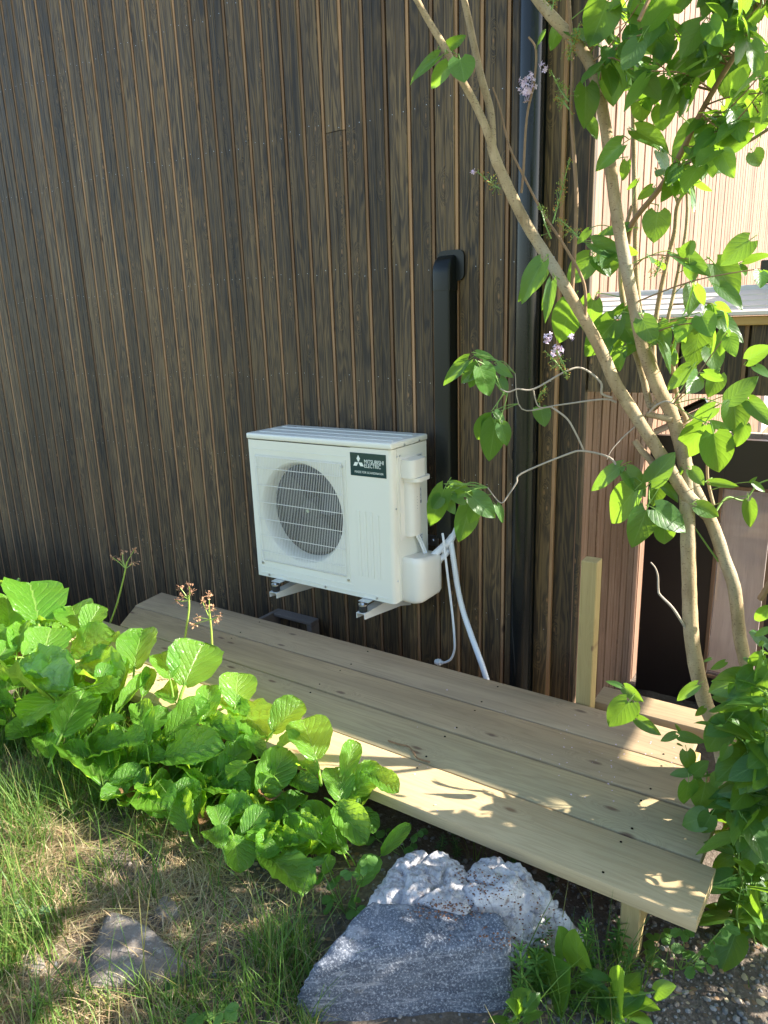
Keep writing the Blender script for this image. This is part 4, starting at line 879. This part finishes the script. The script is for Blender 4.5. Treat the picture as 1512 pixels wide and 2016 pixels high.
# ------------------------------------------------------------------ BERGENIA
def bg_point(x, y, h): return PT(x, y, h)
CL = {}
for key, loc, lab in (('back', (62, 1240), 'bergenia clump with big dark shaded leaves nearest the wall on the left'), ('left', (110, 1330), 'bright sunlit bergenia clump at the left edge of the photo'), ('mid', (310, 1400), 'sunlit bergenia clump below the two brown flower stalks'),
                      ('right', (600, 1500), 'sunlit bergenia clump whose leaves overlap the front deck plank'), ('front', (480, 1640), 'dark shaded bergenia clump nearest the soil and stones')):
    p = PT(*loc); CL[key] = thing('bergenia', (p.x, p.y, zt(p.x, p.y)), lab, 'bergenia', 'bergenia clumps on the bank')
    CL[key].matrix_basis = Matrix.Translation((p.x, p.y, zt(p.x, p.y)))
BF = lambda x, y: (x/3.024, 1050+y/3.024); BS = lambda x, y: (400+x/2.52, 1250+y/2.52)
cnt = {k: 0 for k in CL}
def bleaf(key, b, t, wr, h, lay=.55):
    c = ((b[0]+t[0])/2, (b[1]+t[1])/2); p = PT(c[0], c[1], h); Y = p.y; up_ = (b[1]-t[1])/max(1, math.hypot(b[0]-t[0], b[1]-t[1]))
    for _ in range(30):  # keep the leaf clear of the deck planks
        B0, T0 = P(b[0], b[1], Y), P(t[0], t[1], Y); L_ = (T0-B0).length; dy = up_*lay*L_*.5
        B, T = P(b[0], b[1], Y-dy), P(t[0], t[1], Y+dy)
        if not any(q.x > -.68 and q.y > -1.275 and q.z < ZD+.035 for q in (B, T)): break
        Y -= .03
    if B.z < zt(B.x, B.y)+.02: B.z = zt(B.x, B.y)+.02
    n_ = (CAM-B).normalized()*.42+V((.2, .08, .8))+rvec(.2)
    link('leaf', random.choice(ROUND), CL[key], leaf_M(B, T, n_, wr*.98)); cnt[key] += 1
for key, f, h, rows in (('back', BF, .30, "230,530,185,250,.95 480,570,420,400,.9 510,575,600,425,.95 800,800,840,540,.85 1010,860,960,690,.8 1100,900,1210,632,1.15 90,300,20,290,.8 330,420,370,390,.9 700,640,660,600,.9 1290,760,1330,700,.6"),
    ('left', BF, .27, "60,570,40,332,.95 430,710,645,600,.85 160,545,378,508,.5 250,760,305,555,1.05 95,790,362,800,.55 0,850,340,955,.42 -30,560,20,700,.6 100,700,130,500,.5 -20,760,60,640,.9 390,965,72,1112,.42 380,560,440,520,.6 140,720,180,640,.8"),
    ('mid', BF, .24, "370,1195,512,900,.78 670,990,722,722,.42 540,930,685,900,.6 590,890,640,770,.8 760,825,835,605,.6 1400,1025,1422,820,1.08 872,1245,818,978,.42 850,1180,990,1040,.7 1000,1205,1235,995,.6 1220,1115,1252,888,.65 985,1335,1292,1250,.55 725,1240,850,1210,.8 700,1060,880,820,.3 430,800,690,850,.5 560,1180,720,1090,.6 1290,1000,1460,1050,.5 500,760,640,700,.8 850,960,900,790,.5 1040,1000,960,900,.7"),
    ('right', BS, .20, "160,362,322,462,.75 350,475,485,325,.85 560,610,495,398,.95 290,785,425,565,.8 680,818,658,642,.95 700,695,755,518,.6 715,805,885,660,.78 660,850,805,1010,.62 780,840,830,610,.5 890,1085,1022,938,.4 480,895,580,970,.4 460,640,560,680,.5 370,560,470,480,.5 440,720,560,760,.6 830,690,960,760,.6 215,640,110,700,.6 220,500,290,600,.6 0,430,150,500,.5 250,570,200,470,.8 350,700,280,640,.7 560,1010,480,960,.6 640,900,600,980,.6"),
    ('front', BS, .14, "220,842,390,800,.5 205,995,305,855,.85 90,1050,30,950,.9 90,960,60,830,.8 150,1000,192,1158,.95 300,1010,330,1150,.8 330,1108,505,1242,.8 350,970,450,1060,.6 370,1060,512,1010,.7 80,790,190,700,.6 740,870,850,960,.8 780,1240,860,1090,.8 420,880,480,1000,.7 20,730,-60,820,.8 -150,800,-60,720,.8 150,770,60,720,.7 250,930,350,900,.6 -90,640,20,700,.6 -120,540,-10,600,.6 560,930,640,1020,.6 600,1180,640,1090,.7"),
    ('front', BF, .15, "1010,1335,1255,1405,.6 400,1260,608,1405,.65 520,1330,740,1250,.7 815,1560,985,1600,.8 1040,1600,1200,1520,.8 1210,1480,1450,1500,.6 1320,1420,1490,1220,.8 1210,1210,1425,1170,.6 300,1330,250,1200,.7 760,1380,960,1330,.6 640,1480,800,1420,.7")):
    for r_ in rows.split():
        a = [float(q) for q in r_.split(',')]; bleaf(key, f(a[0], a[1]), f(a[2], a[3]), a[4], h+random.uniform(-.02, .03))
# under-storey of smaller leaves filling the gaps
poly = [(-30, 1180), (120, 1200), (300, 1250), (420, 1290), (560, 1390), (680, 1460), (765, 1570), (640, 1680), (500, 1660), (380, 1600), (250, 1580), (120, 1480), (-30, 1420)]
def inside(x, y, pg):
    r = False; j = len(pg)-1
    for i in range(len(pg)):
        if (pg[i][1] > y) != (pg[j][1] > y) and x < (pg[j][0]-pg[i][0])*(y-pg[i][1])/(pg[j][1]-pg[i][1])+pg[i][0]: r = not r
        j = i
    return r
keys = {'back': (60, 1230), 'left': (100, 1330), 'mid': (310, 1420), 'right': (600, 1510), 'front': (430, 1630)}
for i in range(1150):
    x_, y_ = random.uniform(-30, 770), random.uniform(1170, 1690)
    if not inside(x_, y_, poly): continue
    key = min(keys, key=lambda k: (keys[k][0]-x_)**2+((keys[k][1]-y_)*1.4)**2); p = PT(x_, y_, random.uniform(.05, .15))
    a = random.uniform(0, 6.28); L_ = random.uniform(.075, .135); d = V((math.cos(a), math.sin(a)-.25, random.uniform(.2, 1.3))).normalized()
    if p.x > -.65 and p.y > -1.33 and p.z < ZD+.05: continue
    cnt[key] += 1
    if cnt[key] > 290: continue
    link('leaf', random.choice(WITHER if random.random() < .045 else ROUND), CL[key], leaf_M(p-d*L_*.5, p+d*L_*.5, V((.1, -.5, 1))+rvec(.35), random.uniform(.6, .85)))
def bstalk(key, pts, Y, r, head, mat, nh, hr, label=None):
    ps = smoothpts([P(x, y, Y+i*.0) for i, (x, y) in enumerate(pts)], 4); o = MB().tube(ps, [r*(1.1-.35*i/(len(ps)-1)) for i in range(len(ps))], 8).build('flower_stalk', M['stalk'], CL[key], 60)
    hm = MB(); sm = MB(); top = ps[-1]; lo_ = ps[-3]
    for hx, hy in head:
        e = P(hx, hy, Y+random.uniform(-.02, .02)); sm.tube([lo_, (lo_+e)/2+rvec(.004), e], [.0022, .0018, .0012], 5)
        for q in range(nh):
            s_ = e+rvec(hr); dd = (rvec(1)+V((0, 0, -.3))).normalized(); k = random.uniform(.007, .014)
            u = dd.cross(rvec()).normalized(); hm.add([s_, s_+dd*k*.5+u*k*.35, s_+dd*k, s_+dd*k*.5-u*k*.35], [(0, 1, 2, 3)]); hm.tube([e, s_], .0007, 3, False)
    sm.build('flower_branch', M['stalk'], o, 60); tag(hm.build('dry_flowers', M[mat], o), kind='stuff')
Z5 = BF
bstalk('back', [Z5(630, 600), Z5(690, 440), Z5(735, 270), Z5(755, 170)], -.86, .0042, [Z5(670, 142), Z5(730, 110), Z5(800, 98), Z5(795, 175), Z5(712, 155)], 'dryflower2', 12, .008)
bstalk('mid', [Z5(1078, 830), Z5(1105, 600), Z5(1125, 450), Z5(1122, 370)], -.93, .0048, [Z5(1070, 320), Z5(1125, 310), Z5(1090, 375), Z5(1140, 350), Z5(1050, 400)], 'dryflower', 14, .009)
bstalk('mid', [Z5(1258, 890), Z5(1262, 700), Z5(1258, 580), Z5(1245, 460)], -.98, .0048, [Z5(1245, 370), Z5(1205, 405), Z5(1270, 450), Z5(1310, 490), Z5(1180, 500), Z5(1150, 545), Z5(1290, 520), Z5(1240, 430)], 'dryflower2', 14, .009)
bstalk('mid', [Z5(1100, 930), Z5(1150, 840), Z5(1180, 795), Z5(1100, 820)], -1.05, .0042, [Z5(1060, 840), Z5(1030, 880), Z5(1080, 900), Z5(1000, 900), Z5(1140, 760)], 'dryflower2', 14, .009)
bstalk('left', [Z5(380, 930), Z5(405, 880), Z5(420, 860)], -1.15, .0045, [Z5(430, 810), Z5(480, 780), Z5(470, 840), Z5(440, 870), Z5(500, 810)], 'dryflower', 12, .011)
bstalk('mid', [Z5(890, 1220), Z5(960, 1110), Z5(1040, 1030), Z5(1130, 1000)], -1.2, .0055, [Z5(1140, 1000)], 'bud', 2, .004)

# ------------------------------------------------------------------ small weeds
def weed_tri(px_, py_, spots, Ysh, label, name='weed', size=.03, mesh=WEED, cat='weed', hgt=.02):
    p = PT(px_, py_); t = thing(name, tuple(p), label, cat)
    sm = MB(); acc = []
    for x_, y_ in spots:
        e = P(x_, y_, p.y+random.uniform(-.03, .03)); 
        if e.z < zt(e.x, e.y)+.01: e.z = zt(e.x, e.y)+.015
        sm.tube(smoothpts([p, (p+e)/2+rvec(.008), e]), .0012, 5)
        for a in (-1.1, 0, 1.1):
            d0 = (e-p).normalized(); dd = V((d0.x, d0.y, 0)) if abs(d0.z) < .97 else V((.3, -1, 0)); dd.normalize(); d = (Matrix.Rotation(a+random.uniform(-.25, .25), 3, 'Z') @ dd+V((0, 0, random.uniform(-.3, .3)))).normalized()
            L_ = size*random.uniform(.8, 1.2); acc.append((leaf_M(e+d*.004, e+d*L_, V((0, -.35, 1))+rvec(.2), random.uniform(.8, 1.05)), random.choice(mesh)))
    sm.build('stem', M['greenstem'], t, 60)
    for Mx, me in acc: link('leaflet', me, t, Mx)
weed_tri(680, 1800, [(640, 1695), (690, 1715), (720, 1700), (655, 1770), (690, 1770), (700, 1790), (720, 1690), (640, 1725), (665, 1740), (655, 1800), (625, 1700)], 0, 'light green weed with lobed leaflets at the left rear of the grey boulder')
weed_tri(1340, 1910, [(1290, 1870), (1320, 1850), (1345, 1830), (1385, 1865), (1400, 1850), (1365, 1900), (1310, 1900), (1390, 1895), (1425, 1825), (1290, 1890), (1350, 1870)], 0, 'light green lobed weed on the gravel at lower right')
weed_tri(800, 1690, [(760, 1640), (790, 1650), (820, 1640), (775, 1670), (805, 1665), (740, 1650)], 0, 'light green weed between the bergenia and the white stones')
weed_tri(400, 2010, [(370, 1985), (395, 1995), (440, 1990), (430, 2005), (350, 1990)], 0, 'bright trifoliate weed at the bottom edge of the photo', size=.035)
def whorl(px_, py_, ht, label, mesh=LANCE, n_=8, size=.03, lean=0, name='weed', per=7, stemmat='greenstem'):
    p = PT(px_, py_); t = thing(name, tuple(p), label, 'weed'); top = p+V((lean+random.uniform(-.02, .02), random.uniform(-.02, .02), ht)); pts = smoothpts([p, (p+top)/2+rvec(.008), top], 6); MB().tube(pts, .0014, 5).build('stem', M[stemmat], t, 60)
    for k in range(n_):
        q = pts[min(len(pts)-1, int((k+1)/n_*(len(pts)-1)))]
        for i in range(per):
            a = i/per*6.283+k*.5; d = V((math.cos(a), math.sin(a), random.uniform(.15, .7) if k < n_-1 else 1.1)).normalized(); L_ = size*random.uniform(.75, 1.15)*(1 if k < n_-2 else .75)
            link('leaf', random.choice(mesh), t, leaf_M(q, q+d*L_, V((0, 0, 1))+rvec(.2), .24))
for i, (x_, y_, h_, lab) in enumerate(((1010, 1990, .17, 'tall whorled weed close against the right side of the grey boulder'), (1075, 1905, .13, 'whorled weed sprouting in front of the pitted white stone'), (1160, 1910, .13, 'whorled weed below the deck leg, left of it'), (1240, 1930, .08, 'short whorled weed on the gravel below the deck leg'), (1205, 1880, .10, 'slim whorled weed right beside the deck leg'), (1055, 1960, .13, 'whorled weed between the boulder and the broad dark leaves'))):
    whorl(x_, y_, h_, lab, n_=8 if h_ > .08 else 5, size=.034)
for i, (x_, y_, h_, lab) in enumerate(((860, 1690, .08, 'grey green narrow leaved weed in the shade under the front plank'), (900, 1690, .07, 'grey green weed behind the left white stone'), (1015, 1715, .07, 'small grey green weed above the pitted white stone'), (1090, 1735, .05, 'tiny grey green weed right of the pitted white stone'), (45, 1850, .10, 'feathery weed at the left edge of the photo'), (90, 1820, .08, 'feathery weed beside the flat stone at left'))):
    whorl(x_, y_, h_, lab, PLANCE, 9, .022, random.uniform(-.03, .03), per=6)
def broad(px_, py_, rows, label):
    p = PT(px_, py_); t = thing('weed', tuple(p), label, 'weed'); sm = MB()
    for a in rows:
        B = P(a[0], a[1], p.y+random.uniform(-.03, .02)); T = P(a[2], a[3], p.y+random.uniform(-.06, .04)); sm.tube(smoothpts([p, (p+B)/2+rvec(.01), B]), .0016, 5); link('leaf', random.choice(HEART), t, leaf_M(B, T, (CAM-B).normalized()*.6+V((0, 0, .6))+rvec(.25), a[4]))
    sm.build('stem', M['greenstem'], t, 60)
F8 = lambda x, y: (560+x/1.588, 1600+y/1.588)
broad(1110, 1960, [(*F8(a, b), *F8(c_, d), w_) for a, b, c_, d, w_ in ((870, 460, 870, 360, .75), (920, 480, 905, 370, .7), (800, 490, 870, 500, .6), (790, 570, 870, 480, .8), (790, 480, 880, 570, .8), (960, 545, 890, 540, .5), (980, 590, 1060, 650, .6), (800, 600, 760, 640, .6), (830, 620, 880, 660, .6), (900, 600, 960, 650, .5), (930, 520, 1020, 560, .5), (950, 500, 1030, 520, .5), (1160, 560, 1220, 540, .8), (1100, 580, 1150, 620, .5), (760, 570, 740, 610, .5), (1030, 610, 1100, 600, .5))], 'broad dark leaved plant to the right of the grey boulder')

broad(1215, 2010, [(*F8(a, b), *F8(c_, d), w_) for a, b, c_, d, w_ in ((1030, 600, 950, 570, .7), (1040, 590, 1050, 500, .75), (1060, 610, 1130, 560, .7), (1000, 640, 920, 650, .6), (1080, 630, 1150, 660, .6), (1050, 560, 1110, 510, .7), (1010, 620, 990, 560, .7), (1090, 590, 1170, 610, .5))], 'low dark leaved plant at the bottom edge left of the gravel')
broad(985, 2010, [(*F8(a, b), *F8(c_, d), w_) for a, b, c_, d, w_ in ((720, 620, 760, 560, .7), (730, 630, 700, 590, .6), (750, 640, 810, 620, .7), (700, 650, 640, 640, .5), (760, 610, 800, 560, .7))], 'small leafy plant at the bottom edge against the boulder corner')
# ------------------------------------------------------------------ grass, straw, pebbles, litter
def blades(name, mat, pts, lab, cat=None):
    vs_, fs, col = [], [], []
    for p, h, wd, lean, az, colr, curl in pts:
        k = len(vs_); d = V((math.cos(az), math.sin(az), 0)); s_ = V((-d.y, d.x, 0)); q = V(p); S = 4
        for i in range(S+1):
            t = i/S; c = q+V((0, 0, 1))*h*(t-curl*t*t*.5)+d*h*lean*(t**1.7); w_ = wd*(1-t)**.6*.5+.00015
            vs_ += [tuple(c-s_*w_), tuple(c+s_*w_)]; col += [(*colr, 1)]*2
        fs += [(k+2*i, k+2*i+1, k+2*i+3, k+2*i+2) for i in range(S)]
    me = bpy.data.meshes.new(name); me.from_pydata(vs_, [], fs); me.materials.append(M[mat]); ca = me.color_attributes.new('tint', 'FLOAT_COLOR', 'POINT'); ca.data.foreach_set('color', np.array(col, np.float32).ravel()); me.shade_smooth()
    return tag(link(name, me), lab, cat or name.replace('_', ' '), kind='stuff')
def gcol():
    k = random.random(); b = (.085, .17, .03) if k < .55 else ((.14, .23, .045) if k < .85 else (.22, .21, .07)); s_ = random.uniform(.75, 1.25); return tuple(x*s_ for x in b)
def scol():
    b = random.choice(((.42, .31, .17), (.34, .25, .14), (.50, .41, .26), (.28, .19, .11), (.33, .30, .15))); s_ = random.uniform(.75, 1.2); return tuple(x*s_ for x in b)
gp, spn, far = [], [], []
STONES = [o for o in C.objects if o.get('category') == 'stone']
def dens(x_, y_):
    # how grassy the bank is at a picture position
    d = 0
    if x_ < 330: d = max(d, sst(1400, 1480, y_)*(.58 if y_ < 1600 else .12))
    if x_ < 560 and y_ > 1560: d = max(d, .07*sst(560, 250, x_))
    if 430 < x_ < 620 and y_ > 1820: d = max(d, .5*sst(450, 540, x_)*sst(1820, 1900, y_))
    if x_ < 460 and y_ > 1930: d = max(d, .18)
    if x_ < 90: d = max(d, .5*sst(1380, 1450, y_))
    if x_ > 1010 and y_ > 1860 and x_ < 1290: d = max(d, .12)
    return d
tries = 0
while len(gp) < 15000 and tries < 200000:
    tries += 1; x, y = random.uniform(-.6, 2.1), random.uniform(-2.45, -1.25); z = zt(x, y); px_, py_ = proj((x, y, z))
    if px_ < -160 or px_ > 1400 or py_ > 2140: continue
    if random.random() > dens(px_, py_) or noise.noise(V((x*6, y*6, 9)))+.25 < random.random()*.6-.25: continue
    if 150 < px_ < 350 and 1800 < py_ < 1960 and random.random() < .96: continue
    tall = random.random(); h = random.uniform(.04, .12) if tall < .8 else random.uniform(.12, .24)
    gp.append(((x, y, z-.004), h, random.uniform(.0018, .0042), random.uniform(.1, .9), random.uniform(0, 6.28), gcol(), random.uniform(.1, .6)))
for i in range(40):  # tufts of seed grass and odd blades by the deck and the boulder
    x_, y_ = random.choice(((960, 1700), (1010, 1720), (925, 1690), (1300, 1930), (1480, 1960), (700, 1990), (650, 2005))); p = PT(x_+random.gauss(0, 18), y_+random.gauss(0, 8))
    gp.append((tuple(p), random.uniform(.06, .16), .0022, random.uniform(.1, .6), random.uniform(0, 6.28), gcol(), .3))
blades('grass', 'grass', gp, 'long thin green grass on the bank at lower left')
tries = 0
while len(spn) < 9500 and tries < 160000:
    tries += 1; x, y = random.uniform(-.6, 2.0), random.uniform(-2.45, -1.25); z = zt(x, y); px_, py_ = proj((x, y, z))
    if px_ < -150 or px_ > 640 or py_ > 2120 or py_ < 1430: continue
    k = .9*sst(520, 300, px_)*sst(1480, 1620, py_)+.25
    if 140 < px_ < 360 and 1800 < py_ < 1960: k *= .3
    if noise.noise(V((x*5, y*5, 3)))*.9+.35 < random.random()*.8 or random.random() > k: continue
    spn.append(((x, y, z+random.uniform(0, .012)), random.uniform(.04, .13), random.uniform(.0013, .0032), random.uniform(1.5, 6) if random.random() < .8 else .6, random.uniform(0, 6.28), scol(), .9))
spn = [(p, h if l < 1.5 else h*.32, w_, l, a, c_, k) for p, h, w_, l, a, c_, k in spn]
blades('dry_straw', 'straw', spn, 'tangled dry straw lying between the green grass at lower left')
def bits(name, mat, items, lab, sub=1):
    bv, bf = icos(sub); vs_, fs, col = [], [], []
    for p, s_, flat, colr, seed in items:
        k = len(vs_); a = random.random()*6.28; ca, sa = math.cos(a), math.sin(a); ex_ = random.uniform(.7, 1.4)
        for v in bv:
            q = v*(1+.35*noise.noise(v*1.7+V((seed, 0, 0)))); X = q.x*ex_; Y = q.y; vs_.append((p[0]+s_*(X*ca-Y*sa), p[1]+s_*(X*sa+Y*ca), p[2]+s_*flat*q.z)); col.append((*colr, 1))
        fs += [tuple(i+k for i in f) for f in bf]
    me = bpy.data.meshes.new(name); me.from_pydata(vs_, [], fs); me.materials.append(M[mat]); ca_ = me.color_attributes.new('tint', 'FLOAT_COLOR', 'POINT'); ca_.data.foreach_set('color', np.array(col, np.float32).ravel())
    return tag(link(name, me), lab, name.replace('_', ' '), kind='stuff')
it = []
while len(it) < 3600:
    x, y = random.uniform(.3, 2.9), random.uniform(-2.2, -.9); z = zt(x, y); px_, py_ = proj((x, y, z))
    if not (-50 < px_ < 1600 and 1600 < py_ < 2120): continue
    right = px_ > 1080
    if not right and random.random() > .22: continue
    s_ = random.choice((1, 1, 1, 1.6, 2.4))*random.uniform(.0018, .0042); g0 = random.uniform(.08, .28); w_ = random.uniform(.9, 1.15)
    it.append(((x, y, z+s_*.15), s_, random.uniform(.5, .9), (g0*w_*1.05, g0*.95, g0*.86/w_), random.uniform(0, 50)))
bits('gravel', 'grit', it, 'small grey and brown pebbles on the bare soil at lower right')
it = []
for i in range(2600):
    if i < 900: p = PT(random.uniform(400, 720), random.uniform(1660, 2010))
    elif i < 1500: p = PT(random.uniform(1040, 1512), random.uniform(1850, 2016))
    else: p = PT(random.uniform(0, 500), random.uniform(1560, 2016))
    c_ = random.choice(((.20, .12, .07), (.30, .19, .11), (.13, .09, .06), (.36, .28, .18))); it.append(((p.x, p.y, p.z+.003), random.uniform(.003, .009), .12, c_, random.uniform(0, 50)))
bits('leaf_litter', 'grit', it, 'thin brown flakes of dead leaves scattered over the soil')
it = []   # reddish crumbs lodged on the white stones
deps = bpy.context.evaluated_depsgraph_get(); deps.update()
for x_, y_, sx_, sy_, n_ in ((880, 1790, 40, 10, 170), (960, 1750, 26, 18, 90), (1010, 1850, 60, 12, 110), (1060, 1790, 40, 30, 60), (930, 1720, 22, 10, 40)):
    for i in range(n_):
        ok, loc, nr, _, ob, _ = SC.ray_cast(deps, CAM, ray(random.gauss(x_, sx_), random.gauss(y_, sy_)))
        if ok and ob.get('category') == 'stone': it.append((loc+nr*.001, random.uniform(.001, .0032), .4, random.choice(((.20, .09, .05), (.26, .13, .08), (.14, .08, .055))), random.uniform(0, 50)))
bits('bark_crumbs', 'grit', it, 'red brown crumbs of bark and leaf lying on the pale stones')
